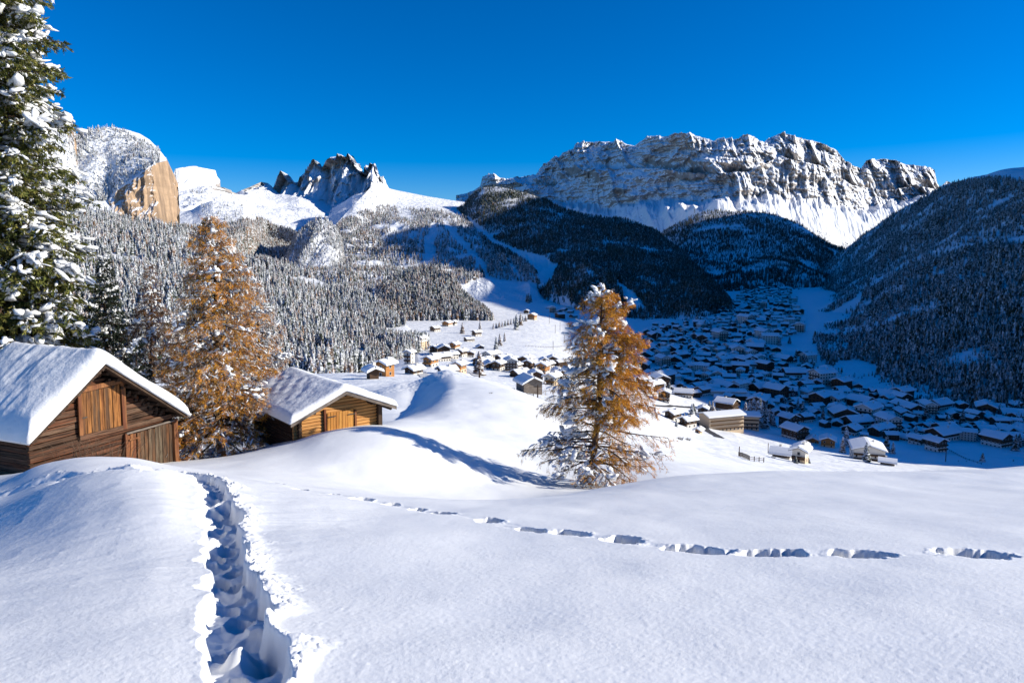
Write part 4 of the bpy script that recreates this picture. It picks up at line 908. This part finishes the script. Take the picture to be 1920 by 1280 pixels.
hero('spruce_tree', 'dark low spruce in the shade right behind the roof of the old barn', 'tree', gbase(256, 40), float(40*(880-640)/1280),
     [(.0, 2.4), (.4, 1.8), (1, .1)], .34, 6, GRN_SHADED, 'spruce', .15, .45, 8, .3, 6.5, .34, .03, .45, 1.3, seed=18)
rng = np.random.default_rng(77)
# ------------------------------------------------------------ houses
def plain(name, c, r=.8): m, n, b = mat(name, r, .2); b.inputs['Base Color'].default_value = (*c, 1); return m
def mat_wall(name, c1, c2, sc=.8):
    m, nt, b = mat(name, .85, .2); co = coord(nt, 'Object'); nt.links.new(mixc(nt, noi(nt, co, sc, 4), c1, c2), b.inputs['Base Color']); return m
M['plaster'] = mat_wall('plaster_white', (.62,.57,.50), (.74,.70,.63)); M['plaster_warm'] = mat_wall('plaster_warm', (.60,.44,.28), (.68,.52,.36))
M['chalet_dark'] = mat_wood('chalet_dark_wood', (.09,.05,.03), (.13,.075,.04), (.07,.04,.025), (.3,.3,2), 1.2, .4)
M['chalet_warm'] = mat_wood('chalet_warm_wood', (.40,.17,.05), (.34,.15,.05), (.46,.21,.07), (.3,.3,2), 1.2, .3)
M['glass_dark'] = plain('window_glass', (.02,.025,.035), .15); M['roof_edge'] = plain('roof_edge', (.05,.035,.028)); M['frame_white'] = plain('window_frame', (.6,.58,.55))
def vz(x, y): return float(baseZ(np.array([x]), np.array([y]))[0]+valley_detail(np.array([float(x)]), np.array([float(y)]))[0])
def gable_prism(mb, w, l, z0, z1, rise, m, inset=0.0):
    x, y = w/2-inset, l/2-inset
    v = [(-x,-y,z0),(x,-y,z0),(x,y,z0),(-x,y,z0),(-x,-y,z1),(x,-y,z1),(x,y,z1),(-x,y,z1),(0,-y,z1+rise),(0,y,z1+rise)]
    return mb.add(v, [(0,3,2,1),(0,1,5,8,4),(2,3,7,9,6),(1,2,6,5),(3,0,4,7)], m)
def roof_slab(mb, w, l, ze, rise, ov, th, m, up=0.0, rnd=0.0):
    """two slopes with thickness; snow gets a rounded section"""
    X, Y = w/2+ov, l/2+ov; k = rise/(w/2); ze0 = ze-ov*k+up
    prof_t = [(-X, ze0), (0, ze0+k*X), (X, ze0)]
    if rnd: top = [(-X*1.01, ze0+th*.35), (-X*.93, ze0+k*X*.07+th*.95), (-X*.5, ze0+k*X*.5+th*1.05), (-X*.08, ze0+k*X*.92+th*1.0), (X*.08, ze0+k*X*.92+th*1.0), (X*.5, ze0+k*X*.5+th*1.05), (X*.93, ze0+k*X*.07+th*.95), (X*1.01, ze0+th*.35)]
    else: top = [(-X, ze0+th), (0, ze0+k*X+th), (X, ze0+th)]
    prof = prof_t+top[::-1]; n = len(prof); v = [(p[0], -Y, p[1]) for p in prof]+[(p[0], Y, p[1]) for p in prof]
    fs = [(i, (i+1) % n, n+(i+1) % n, n+i) for i in range(n)]; nb = len(prof_t)
    # end caps as two convex halves
    def cap(o, flip):
        b = o; tl = list(range(nb, n)); h = len(tl)//2
        if rnd: R_ = [b+1, b+2]+[b+t for t in tl[:h]]; L_ = [b+0, b+1]+[b+t for t in tl[h:]]
        else: R_ = [b+1, b+2, b+3, b+4]; L_ = [b+0, b+1, b+4, b+5]
        for q in (R_, L_): fs.append(tuple(q[::-1] if flip else q))
    cap(0, False); cap(n, True)
    return mb.add(v, fs, m)
def windows(w, l, h, floors, sides=(0, 1, 2, 3), hw=.55, hh=.65, gap=2.6):
    """window centres on the four walls: (x, y, z, along-x?)"""
    out = []
    for f in range(floors):
        z = h*(f+.55)/floors
        for s_ in sides:
            L_ = w if s_ % 2 == 0 else l; n = max(1, int(L_/gap))
            for i in range(n):
                q = -L_/2+L_*(i+.5)/n
                out.append(((q, -l/2, z, 0), (w/2, q, z, 1), (q, l/2, z, 2), (-w/2, q, z, 3))[s_])
    return out
def win_quad(mb, p, m, hw=.55, hh=.65, off=.03):
    x, y, z, s_ = p; t = .06
    if s_ in (0, 2): sg = -1 if s_ == 0 else 1; mb.box((x, y+sg*(off-t/2+.02), z), (2*hw, t, 2*hh), m)
    else: sg = 1 if s_ == 1 else -1; mb.box((x+sg*(off-t/2+.02), y, z), (t, 2*hw, 2*hh), m)
ALLW = ['plaster', 'chalet_dark', 'snow_roof', 'glass_dark', 'roof_edge']
def small_house_mesh(seed):
    r_ = random.Random(seed); mb = MB(); w = r_.uniform(8, 13); l = w*r_.uniform(1.0, 1.5); fl = r_.choice((1, 2, 2, 3, 4)); h = fl*2.7; rise = w/2*r_.uniform(.35, .5); sp = r_.choice((.4, .55, .0, 1))*h
    if sp > 0: mb.box((0, 0, sp/2-1.5), (w, l, sp+3), 0)
    gable_prism(mb, w-.02, l-.02, sp if sp > 0 else -3, h, rise, 1 if sp < h*.99 else 0)
    for p in windows(w, l, h, fl): win_quad(mb, p, 3)
    roof_slab(mb, w, l, h, rise, 1.2, .18, 4); roof_slab(mb, w, l, h, rise, 1.25, .75, 2, .18, 1)
    if r_.random() < .7:
        for z in [h*k/fl for k in range(1, fl)]: mb.box((0, -l/2-.55, z), (w*.96, 1.1, .9), 1)
    mb.box((w*.2, l*.15, h+rise*.75+.9), (.8, .8, 1.6), 0); mb.box((w*.2, l*.15, h+rise*.75+1.85), (1.0, 1.0, .35), 2)
    o = mb.build('house', [M[k] for k in ALLW]); me = o.data; D.objects.remove(o); return me
HM = [small_house_mesh(500+i) for i in range(12)]
def house_detailed(label, px, py, wpx, w=None, l=None, floors=2, wall='plaster', upper='chalet_dark', yaw=0.0, split=.5, pitch=.42, balcony=True, name='house', group=None, dmin=150, cat='house', chim=True, win=True, longb=False):
    P = hitg(px, py, dmin); d = P.y; w = w or wpx*d/FOC*.8; l = l or w*1.15; h = floors*2.75; rise = w/2*pitch
    e = empty(name, (P.x, P.y+0.0, vz(P.x, P.y)-.2), R(yaw)); tag(e, label, cat, group); sp = split*h
    mb = MB()
    if sp > .1: mb.box((0, 0, sp/2-1.5), (w, l, sp+3), 0); mb.build('wall', M[wall], e)
    mb = MB(); gable_prism(mb, w-.06, l-.06, sp if sp > .1 else -3, h, rise, 0); mb.build('upper_wall', M[upper], e)
    if win:
        for i, p in enumerate(windows(w, l, h, floors, (0, 1, 3), gap=3.0)[:34]):
            mb = MB(); win_quad(mb, p, 0, .58, .68, .05); o = mb.build('window', M['frame_white'], e); mb = MB(); win_quad(mb, p, 0, .46, .56, .08); mb.build('pane', M['glass_dark'], o)
    mb = MB(); roof_slab(mb, w, l, h, rise, 1.2, .2, 0); ro = mb.build('roof', M['roof_edge'], e)
    mb = MB(); roof_slab(mb, w, l, h, rise, 1.27, .8, 0, .2, 1); mb.build('roof_snow', M['snow_roof'], ro)
    if balcony:
        for k in range(1, floors): mb = MB(); mb.box((0, -l/2-.6, h*k/floors), (w*.98, 1.2, .95), 0); mb.build('balcony', M[upper if upper != 'plaster' else 'chalet_dark'], e)
    if longb:
        for k in range(1, floors): mb = MB(); mb.box((-w/2-.6, 0, h*k/floors), (1.2, l*.94, .75), 0); mb.build('balcony', M['chalet_dark'], e)
    if chim: mb = MB(); mb.box((w*.2, l*.12, h+rise*.7+1.0), (.9, .9, 1.7), 0); mb.build('chimney', M['plaster'], ro)
    return e
HD = house_detailed
# left, sunlit terraces
HD('bright orange timber cabin beside the shaded log hut roof, under the wood', 722, 706, 30, floors=2, wall='chalet_warm', upper='chalet_warm', yaw=-25, split=0, balcony=False)
HD('half-buried low hut with a thick snow roof just left of the orange cabin', 699, 712, 22, floors=1, upper='chalet_dark', yaw=30, split=0, balcony=False, win=False)
HD('tall narrow white house at the wood edge above the orange cabin', 768, 682, 17, floors=3, upper='plaster', yaw=-20, split=.8)
HD('low dark-walled house right of the orange cabin under a wide snow roof', 776, 701, 28, floors=1, upper='chalet_dark', yaw=-35, split=.3)
HD('chalet with a reddish gable below the little row of green firs', 808, 688, 24, floors=2, upper='chalet_warm', yaw=-30)
HD('wide low house with a broad white roof on the near edge of the sunlit terrace', 838, 703, 30, floors=1, upper='chalet_dark', yaw=-60, split=.4)
HD('warm orange-lit house directly left of the tall frosted tree with the pole', 861, 699, 24, floors=2, wall='plaster_warm', upper='chalet_warm', yaw=-25)
HD('four-storey pale house highest of the group at the wood edge', 789, 656, 20, floors=4, wall='plaster_warm', upper='plaster', yaw=-25, split=.7)
HD('small beige chalet right of the four-storey house', 816, 662, 18, floors=2, wall='plaster_warm', yaw=-20)
HD('brown gabled chalet standing alone above the bend of the snowy road', 853, 655, 17, floors=2, yaw=-30, upper='chalet_warm')
HD('small chalet below the brown one on the terrace with a sunlit end wall', 866, 668, 17, floors=2, yaw=-35)
HD('pair-roofed farmhouse on the upper terrace with a red-brown front', 839, 611, 17, floors=2, upper='chalet_warm', yaw=-25)
HD('dark farmhouse left of the red-brown one on the upper terrace', 816, 621, 16, floors=2, upper='chalet_dark', yaw=-40)
HD('little farmhouse at the foot of the wooded knoll', 851, 609, 11, floors=2, yaw=-20)
HD('hotel-like chalet on the rim of the ski meadow at the shadow edge', 998, 599, 17, floors=3, wall='plaster_warm', upper='chalet_warm', yaw=-20)
HD('small pale house just behind the chalet on the ski meadow rim', 987, 588, 11, floors=2, yaw=-10)
HD('long-roofed chalet halfway along the upper terrace beside frosted trees', 894, 630, 15, floors=2, yaw=-50)
HD('big brown barn-like farmhouse with a wide gable, largest of the sunlit hamlet', 992, 736, 46, floors=2, upper='grey_wood', yaw=20, split=.0, balcony=False, win=False, pitch=.5)
HD('pale yellow house attached to the right of the big brown farmhouse', 1035, 722, 26, floors=2, wall='plaster_warm', upper='plaster', yaw=-30)
HD('square white chalet with balconies behind the yellow house', 1019, 705, 22, floors=3, upper='chalet_warm', yaw=-25)
HD('pinkish chalet in the middle of the sunlit hamlet', 991, 700, 18, floors=3, wall='plaster_warm', yaw=-20)
HD('dark wooden chalet at the left end of the sunlit hamlet', 934, 695, 22, floors=2, yaw=-25)
KIND = []
for i in range(12):
    r_ = random.Random(500+i); w_ = r_.uniform(8, 13); l_ = w_*r_.uniform(1.0, 1.5); f_ = r_.choice((1, 2, 2, 3, 4)); r_.uniform(0, 1); sp_ = r_.choice((.4, .55, .0, 1))
    KIND.append(('%s %s house' % ({1: 'low', 2: 'two-storey', 3: 'three-storey', 4: 'tall'}[f_], {.4: 'half-timber', .55: 'white-based', .0: 'dark wooden', 1: 'white-walled'}[sp_])))
ham = [(957,694),(975,707),(1008,690),(1027,690),(1046,697),(960,681),(1004,714),(1042,709),(945,684),(918,690),(986,687),(1056,705),(922,680),(906,686),(1020,681),(882,668),(900,652),(846,672),(832,664),(880,640),(1052,688),(826,676),(1036,683),(969,692)]
for i, (x, y) in enumerate(ham):
    P = hitg(x, y, 150); o = D.objects.new('house', HM[i % 12]); link(o); o.location = (P.x, P.y, vz(P.x, P.y)-.3); o.rotation_euler = (0, 0, R(random.uniform(-60, 20))); s_ = random.uniform(.62, .8); o.scale = (s_,)*3
    tag(o, 'small %s under snow in sunlit hamlet, %s' % (KIND[i % 12], 'next to the lone larch' if x > 1015 else 'behind the big brown farmhouse' if x > 960 else 'by the bare meadow foot' if x > 900 else 'left of the tall frosted tree'), 'house', 'small chalets of the sunlit hamlet')
# right, sunlit edge of the village
HD('long four-storey hotel with rows of balconies, left of the clump of frosted larches', 1352, 804, 60, w=13, l=28, floors=4, wall='plaster_warm', upper='plaster_warm', yaw=108, split=.25, pitch=.25, balcony=False, longb=True)
HD('right wing of the balconied hotel, turned towards the frosted larches', 1398, 803, 44, w=13, l=17, floors=4, wall='plaster_warm', upper='plaster_warm', yaw=80, split=.25, pitch=.25, balcony=False, longb=True)
HD('white-roofed house peeping over the back of the long hotel', 1362, 776, 34, w=13, l=15, floors=4, yaw=50)
HD('dark chalet with a stepped double roof on the shadow edge, right of the hotel', 1490, 822, 40, w=12, l=14, floors=3, yaw=25, split=.35)
HD('back part of the stepped dark chalet, a storey higher', 1478, 805, 28, w=10, l=11, floors=4, yaw=25, split=.35)
HD('orange-lit low chalet down the slope from the stepped dark chalet', 1524, 829, 26, floors=1, wall='plaster_warm', upper='chalet_warm', yaw=-25, split=.4)
HD('second orange-lit chalet, wider and nearer the big white guesthouse', 1552, 837, 30, floors=2, wall='plaster_warm', upper='chalet_warm', yaw=-25)
HD('small house with a blue-shaded roof at the very rim of the near slope', 1500, 866, 30, floors=2, wall='plaster_warm', upper='plaster', yaw=-35, dmin=120)
HD('low white-roofed shed beside the house on the rim', 1466, 858, 34, floors=1, yaw=60, balcony=False, win=False, dmin=120)
HD('small cottage between the stepped dark chalet and the rim house', 1508, 842, 20, floors=1, yaw=-20, wall='plaster_warm')
HD('big white three-storey guesthouse with broad snow roof and frosted trees at its corners', 1625, 862, 58, w=17, l=18, floors=3, upper='plaster', wall='plaster', yaw=-20, split=.6, pitch=.3)
HD('round-roofed dark shelter right of the big white guesthouse', 1664, 872, 26, floors=1, yaw=60, balcony=False, win=False, pitch=.3)
HD('grey chalet on the lit terrace close to the lone larch', 1262, 786, 26, floors=2, yaw=-50)
HD('dark house right of the grey chalet above the retaining wall', 1290, 800, 26, floors=2, yaw=-60)
HD('white-roofed house by the curving road left of the hotel', 1318, 776, 22, floors=2, yaw=-20)
HD('small orange-lit cottage where the dark road bends', 1310, 812, 12, floors=1, wall='plaster_warm', upper='chalet_warm', yaw=-40)
# shaded village, larger ones
HD('long flat-roofed hall in the shadow behind the hotel, its roof a pale strip', 1348, 742, 84, w=14, l=48, floors=2, yaw=82, split=1, pitch=.12, balcony=False, chim=False)
HD('second long hall up the valley behind the first', 1372, 722, 60, w=14, l=38, floors=2, yaw=80, split=1, pitch=.15, balcony=False, chim=False)
HD('broad shaded hotel with a wide gable below the right wooded slope', 1581, 787, 48, w=20, l=18, floors=3, yaw=-10)
HD('shaded square chalet right of the guesthouse, nearest of the dark ones', 1754, 845, 30, floors=3, yaw=20)
HD('shaded chalet left of the nearest dark one', 1720, 832, 26, floors=2, yaw=25)
HD('tall shaded house by the right edge of the photo above the snowy field', 1868, 835, 44, w=14, l=15, floors=3, yaw=25)
HD('shaded farmhouse at the right end of the village row', 1908, 768, 28, floors=2, yaw=-10)
HD('shaded cabin left of the white-roofed hall, close to the larch', 1245, 752, 26, floors=3, yaw=-15)
# the rest of the village on the valley floor
taken = []
def free(x, y, r):
    for a, b, c in taken:
        if (a-x)**2+(b-y)**2 < (r+c)**2: return False
    taken.append((x, y, r)); return True
for o in scn.objects:
    if o.parent is None and o.get('category') == 'house': free(o.location.x, o.location.y, 9)
VIL = [(1205,740),(1200,640),(1222,612),(1290,606),(1330,600),(1385,560),(1400,538),(1480,536),(1495,570),(1500,600),(1508,625),(1512,660),(1525,690),(1560,705),(1640,735),(1760,765),(1870,768),(1925,790),(1925,860),(1800,822),(1690,838),(1570,806),(1440,776),(1330,748)]
OPEN = [[(1440,648),(1512,618),(1522,664),(1480,668)], [(1540,690),(1600,690),(1640,716),(1580,722)], [(1780,830),(1925,835),(1925,880),(1780,880)], [(1640,820),(1700,826),(1700,870),(1640,870)]]
rv = random.Random(21); spots = []
for k in range(60000):
    px = rv.uniform(1200, 1925); py = 535+330*rv.random()**1.15
    if not poly_in(VIL, np.array([px]), np.array([py]))[0] or any(poly_in(q, np.array([px]), np.array([py]))[0] for q in OPEN): continue
    P = hitg(px, py, 200)
    if not free(P.x, P.y, 6.6 if P.y < 1100 else 7.8): continue
    spots.append((P, rv.choice((.5, .6, .68, .75, .85, .95, 1.3))*rv.uniform(.9, 1.1), rv.choice((-20, 20, 75, -60))+rv.uniform(-14, 14), rv.randrange(12)))
    if len(spots) >= 800: break
spots.sort(key=lambda t: t[0].y); NI = 215
def near_words(P):
    px, py = project(np.array(P)); row = 'nearest rows' if py > 800 else 'lower rows' if py > 760 else 'middle rows' if py > 700 else 'upper rows' if py > 640 else 'far rows'
    col = 'by the lone larch' if px < 1310 else 'behind the long hotel' if px < 1440 else 'in the village middle' if px < 1560 else 'below the dark slope' if px < 1760 else 'near the right edge'
    return row, col; print('village houses', len(spots))
for P, s_, yw, hm in spots[:NI]:
    o = D.objects.new('house', HM[hm]); link(o); o.location = (P.x, P.y, vz(P.x, P.y)-.3); o.scale = (s_, s_*(1.6 if hm == 3 else 1), s_); o.rotation_euler = (0, 0, R(yw))
    row, col = near_words(P); tag(o, '%s%s under snow, %s of shaded village, %s' % ('large ' if s_ > 1.1 else 'small ' if s_ < .64 else '', KIND[hm], row, col), 'house', 'houses of the shaded village')
# the smallest, farthest roofs of the village as one mass
V_, F_, MI_ = [], [], []
for P, s_, yw, hm in spots[NI:]:
    me = HM[hm]; c, sn = math.cos(R(yw))*s_, math.sin(R(yw))*s_; b = len(V_); z = vz(P.x, P.y)-.3
    V_ += [(P.x+v.co.x*c-v.co.y*sn, P.y+v.co.x*sn+v.co.y*c, z+v.co.z*s_) for v in me.vertices]; F_ += [tuple(b+i for i in p.vertices) for p in me.polygons]; MI_ += [p.material_index for p in me.polygons]
if V_:
    me = D.meshes.new('village'); me.from_pydata(V_, [], F_)
    for k_ in ALLW: me.materials.append(M[k_])
    me.polygons.foreach_set('material_index', MI_); tag(link(D.objects.new('village', me)), 'closely packed far roofs at the shaded head of the valley', 'village', kind='stuff')

# higher hamlet at the back in shade
for i, (x, y) in enumerate([(1036,586),(1047,588),(1058,584),(1070,588),(1030,579),(1066,579),(1050,596),(1075,596)]):
    P = hitg(x, y, 300); o = D.objects.new('house', HM[i]); link(o); o.location = (P.x, P.y, vz(P.x, P.y)-.3); o.rotation_euler = (0, 0, R(20*i)); tag(o, 'dark roofed house in the shaded cluster above the ski meadow, left of the lone larch', 'house', 'shaded cluster above the ski meadow')

# ------------------------------------------------------------ single trees in the valley and at the wood edge
def tree_mesh(seed, frost, brown, slim=.15):
    rs = np.random.default_rng(seed); V, F, K = conifer(20, 13, slim, seed, .04); keep = rng
    sn = rs.random(len(K)); amt = np.where(K == 1, np.clip((frost-sn)*4+.5, 0, 1), np.clip((frost*.7-sn)*4+.5, 0, 1)); amt[K == 2] = 0
    b = (BROWN if brown else GREEN)*rs.uniform(.7, 1.3, (len(K), 1)); C = b*(1-amt[:, None])+SNW*amt[:, None]; C[K == 2] = TRK
    o = np_mesh('tree', V, F, M['tint'], smooth=False, col=C); me = o.data; D.objects.remove(o); return me
TM = {'frost': [tree_mesh(900+i, .52, i % 3 == 0, .13+.02*(i % 3)) for i in range(8)], 'dark': [tree_mesh(930+i, .26, False, .16) for i in range(4)], 'rust': [tree_mesh(950+i, .42, True, .17) for i in range(4)]}
def put_tree(kind, x, y, z, h, label, group, i=0, wd=1.0):
    o = D.objects.new('tree', TM[kind][i % len(TM[kind])]); link(o); o.location = (x, y, z-.2); o.scale = (h*wd, h*wd, h); o.rotation_euler = (0, 0, rv.uniform(0, 6.28)); return tag(o, label, 'tree', group)
for i, (p, h) in enumerate(zip(*near_lf)):
    put_tree('frost' if i % 5 else 'rust', p[0], p[1], p[2], h, 'snow-frosted conifer along the lower edge of the left wood, behind the larches and hut', 'trees along the lower edge of the left wood', i)
singles = [(898,702,46,'rust','tall frosted tree beside the pole, left of the sunlit hamlet',1.6),(930,655,26,'frost','frosted tree at the left end of the line across the meadow',1.2),(937,648,24,'rust','second tree of the line across the meadow',1.2),
 (946,640,20,'frost','third tree of the line across the meadow',1.2),(968,618,30,'frost','thickest tree at the corner of the ski meadow',1.3),(976,610,24,'rust','rusty tree behind the corner of the ski meadow',1.2),(900,620,20,'frost','lone frosted tree on the upper terrace',1.3),(867,625,22,'rust','rusty tree between the farmhouses of the upper terrace',1.3),
 (970,700,18,'frost','bushy frosted tree left of the big brown farmhouse',1.8),(1450,800,30,'frost','last frosted tree right of the larch clump by the hotel',1.2),
 (1586,836,40,'frost','frosted spruce at the left corner of the big white guesthouse, behind',1.3),(1580,848,32,'frost','frosted spruce in front of the left corner of the big white guesthouse',1.5),(1624,872,46,'frost','tall frosted spruce right before the front of the big white guesthouse',1.3),
 (1662,845,32,'dark','dark tree at the right corner of the big white guesthouse',1.5),(1674,850,24,'frost','frosted tree right of the dark tree at the guesthouse corner',1.5),(1842,878,30,'frost','largest of the frosted firs peeking over the snow rim on the right',1.7),
 (1812,880,17,'frost','small fir left of the largest one on the snow rim',1.6),(1797,880,17,'frost','leftmost small fir peeking over the snow rim',1.6),(1900,874,12,'dark','tiny dark fir at the right end of the snow rim',1.6),(1492,866,16,'dark','small green bush tree before the rim house',1.8),(1516,866,12,'dark','tiny bush tree right of the rim house',2.0)]
for i, (x, y, hp, k, lb, wd) in enumerate(singles):
    dm = 120 if y < 870 else 90; P = hitg(x, min(y, 866), dm); put_tree(k, P.x, P.y, vz(P.x, P.y)-(0 if y < 870 else (y-866)*P.y/FOC), hp*P.y/FOC, lb, None, i, wd)
def tgroup(pts, kinds, label, group, wd=1.3, dm=150):
    for i, (x, y, hp) in enumerate(pts):
        P = hitg(x, y, dm); lb = label
        if '%s' in label: lb = label % ((('frosted' if kinds[i % len(kinds)] == 'frost' else 'dark'),)+near_words(P))
        put_tree(kinds[i % len(kinds)], P.x, P.y, vz(P.x, P.y), hp*P.y/FOC, lb, group, i, wd*rv.uniform(.85, 1.2))
tgroup([(1404,800,52),(1412,796,54),(1420,802,55),(1428,800,50),(1436,804,44),(1443,798,36),(1397,790,38),(1424,790,48)], ['frost', 'rust', 'rust', 'frost'], 'tall frosted larch in the clump right of the balconied hotel', 'larch clump by the hotel', 1.1)
tgroup([(925+i*5.5, 617-i*1.4, 12) for i in range(12)], ['frost', 'frost', 'rust'], 'small frosted tree in the row along the track on the upper terrace', 'row along the upper track')
tgroup([(820+i*4, 676-(i % 2)*3, 14) for i in range(5)], ['dark'], 'little green fir in the row above the reddish-gabled chalet', 'green firs above the chalet')
tgroup([(1283,792,20),(1290,796,22),(1297,788,34),(1300,784,30),(1268,800,16),(1330,772,22),(1336,776,26)], ['frost', 'dark'], 'tree among the houses on the lit terrace left of the hotel', 'trees among the terrace houses')
tgroup([(988,566,16),(991,568,19),(995,566,15),(1308,612,22),(1313,612,20)], ['dark'], 'dark spruce standing free on the shaded meadow', 'free dark spruces on the shaded meadow', 1.2, 400)
pts = []
for k in range(4000):
    px = rv.uniform(1200, 1925); py = 540+320*rv.random()**1.1
    if not poly_in(VIL, np.array([px]), np.array([py]))[0]: continue
    P = hitg(px, py, 200)
    if free(P.x, P.y, 2.2): pts.append((px, py, rv.uniform(8, 15)*FOC/P.y))
    if len(pts) > 85: break
tgroup(pts, ['dark', 'dark', 'frost'], '%s tree among the houses, %s of the shaded village, %s', 'trees of the shaded village', 1.4, 200)
# bushes on the near slope
def bush(px, py, wpx, label, dm=60, n=70, snow=.4):
    P = hitg(px, py, dm); w = wpx*P.y/FOC; mb = MB(); r_ = random.Random(int(px))
    for i in range(n):
        a = r_.uniform(0, 6.28); q = w/2*math.sqrt(r_.random()); l = w*.35*r_.uniform(.5, 1.2); x0, y0 = math.cos(a)*q*.6, math.sin(a)*q*.6
        mb.tube([(x0, y0, -.1), (x0*1.3+r_.uniform(-.1, .1)*w, y0*1.3, l*.6), (x0*1.7+r_.uniform(-.2, .2)*w, y0*1.7, l)], [w*.02, w*.012, w*.005], 3, 0 if r_.random() > snow else 1)
    return mb, P
for i, (x, y, wp, lb) in enumerate([(1275,826,16,'low dark shrub patch on the open slope right of the lone larch, left part'),(1290,826,14,'low dark shrub patch on the open slope right of the lone larch, right part'),(1450,857,10,'little bush beside the shed at the rim'),(920,738,8,'scrub at the start of the little fence line')]):
    mb, P = bush(x, y, wp, lb); o = mb.build('bush', [M['twig'], M['snow_roof']]); o.location = (P.x, P.y, vz(P.x, P.y)); tag(o, lb, 'bush')
random.seed(5); a_, c_ = asv(178, 845); P = Vector((float(a_)*30.0, 30.0, float(c_)*30.0)); mb = MB()
for i in range(90):
    x0 = random.gauss(0, .7); l = random.uniform(.4, 1.0); mb.tube([(x0, random.uniform(-.2, .2), -.9), (x0*1.15, random.uniform(-.3, .3), l*.1), (x0*1.5+random.uniform(-.2, .2), random.uniform(-.3, .3), l*.75)], [.012, .008, .003], 3)
o = mb.build('bush', M['bark']); o.location = P; tag(o, 'bare twiggy shrub poking from the snow before the old barn wall', 'bush')
# poles
def pole(px, py_top, py_bot, label, dm=100, arms=0, name='utility_pole', r=.13, snow=False):
    P = hitg(px, min(py_bot, 866), dm); h = (min(py_bot, 866)-py_top)*P.y/FOC; mb = MB(); mb.tube([(0, 0, -3), (0, 0, h)], [r*1.2, r], 7)
    for k in range(arms): mb.box((0, 0, h-.4-k*.7), (1.8, .12, .12))
    o = mb.build(name, M['dark_wood']); o.location = (P.x, P.y, vz(P.x, P.y)); tag(o, label, 'pole'); return o
pole(899, 696, 727, 'short thick pole standing in snow before the tall frosted tree', 150, r=.25)
pole(1008, 733, 762, 'thin pole on the slope below the yellow house', 150, 1, r=.14)
pole(1386, 834, 853, 'thin pole on the rim left of the low shed', 100, r=.12); pole(1440, 830, 850, 'pole standing beside the low white-roofed shed', 100, r=.13)
pole(1773, 843, 878, 'dark utility pole rising over the snow rim on the right, between chalets', 150, 1, r=.24)
for i, (x, y) in enumerate([(1037,655),(1041,625),(1030,606),(1050,620),(1058,640)]):
    o = pole(x, y-16, y, 'slim lift pylon on the ski meadow left of the lone larch', 300, 1, 'lift_pylon', .22); o['group'] = 'pylons of the ski lift'
# fences and the dark road
def fence(pts, label, post=2.0, hgt=1.1, dm=150, rails=2):
    e = None; prev = None; P = [hitg(x, y, dm) for x, y in pts]; base = P[0]; e = empty('fence', (base.x, base.y, vz(base.x, base.y))); tag(e, label, 'fence'); rail = [MB() for _ in range(rails)]
    for i in range(len(P)-1):
        n = max(1, int((P[i+1]-P[i]).length/post))
        for k in range(n+(i == len(P)-2)):
            q = P[i].lerp(P[i+1], k/n); z = vz(q.x, q.y); c = (q.x-base.x, q.y-base.y, z-e.location.z); MB().box((c[0], c[1], c[2]+hgt/2), (.16, .16, hgt+.4)).build('post', M['dark_wood'], e)
            if prev:
                for r_ in range(rails): rail[r_].tube([(prev[0], prev[1], prev[2]+hgt*(.5+.4*r_)), (c[0], c[1], c[2]+hgt*(.5+.4*r_))], [.07, .07], 4)
            prev = c
    for r_ in range(rails): rail[r_].build('rail', M['dark_wood'], e)
fence([(906,729),(925,734),(945,736),(965,733)], 'low snowy fence running up to the big brown farmhouse', 2.5)
fence([(975,752),(988,756),(1000,753)], 'little paddock fence below the big brown farmhouse', 2.0)
fence([(1060,650),(1040,651),(1010,651),(985,650)], 'thin fence line across the foot of the ski meadow', 5)
fence([(1385,853),(1405,862),(1432,866)], 'dark fence along the rim beside the low shed', 2.5, dm=100)
fence([(1780,846),(1810,862),(1840,872)], 'fence edging the shaded snow field near the right edge', 4, dm=200)
def strip(name, pts, w, m, dm=200, lift=.25):
    P = [hitg(x, y, dm) for x, y in pts]; Q = []
    for i in range(len(P)-1):
        for k in range(12): Q.append(P[i].lerp(P[i+1], k/12))
    Q.append(P[-1]); V = []
    for i, q in enumerate(Q):
        t = (Q[min(i+1, len(Q)-1)]-Q[max(i-1, 0)]); nrm = Vector((-t.y, t.x, 0)).normalized()
        for s_ in (-1, -.33, .33, 1): c = q+nrm*w/2*s_; V.append((c.x, c.y, vz(c.x, c.y)+lift))
    return tag(np_mesh(name, V, grid_faces(len(Q), 4), m), kind='structure')
M['asphalt'] = mat_wall('wet_asphalt', (.035,.035,.04), (.07,.07,.075), 3.0); M['slush'] = mat_wall('slushy_snow', (.40,.40,.42), (.60,.61,.64), 1.0)
strip('road', [(1296,776),(1304,786),(1318,800),(1336,812),(1350,820)], 6, M['asphalt'])
strip('road', [(1225,759),(1260,760),(1296,764),(1330,768)], 4, M['asphalt'])
strip('road', [(776,655),(778,680),(784,694),(800,708),(830,716)], 5, M['slush']); strip('road', [(800,658),(830,664),(850,676),(875,694),(900,706)], 5, M['slush'])
strip('road', [(1440,690),(1500,708),(1560,722),(1620,730),(1680,742),(1760,752),(1850,770)], 7, M['asphalt']); strip('road', [(1580,742),(1660,752),(1740,770),(1840,800),(1920,812)], 6, M['asphalt'])

for o in scn.objects:
    if o.parent is None and o.get('label') and not 4 <= len(o['label'].split()) <= 16: print('LABEL', o.name, len(o['label'].split()), o['label'])
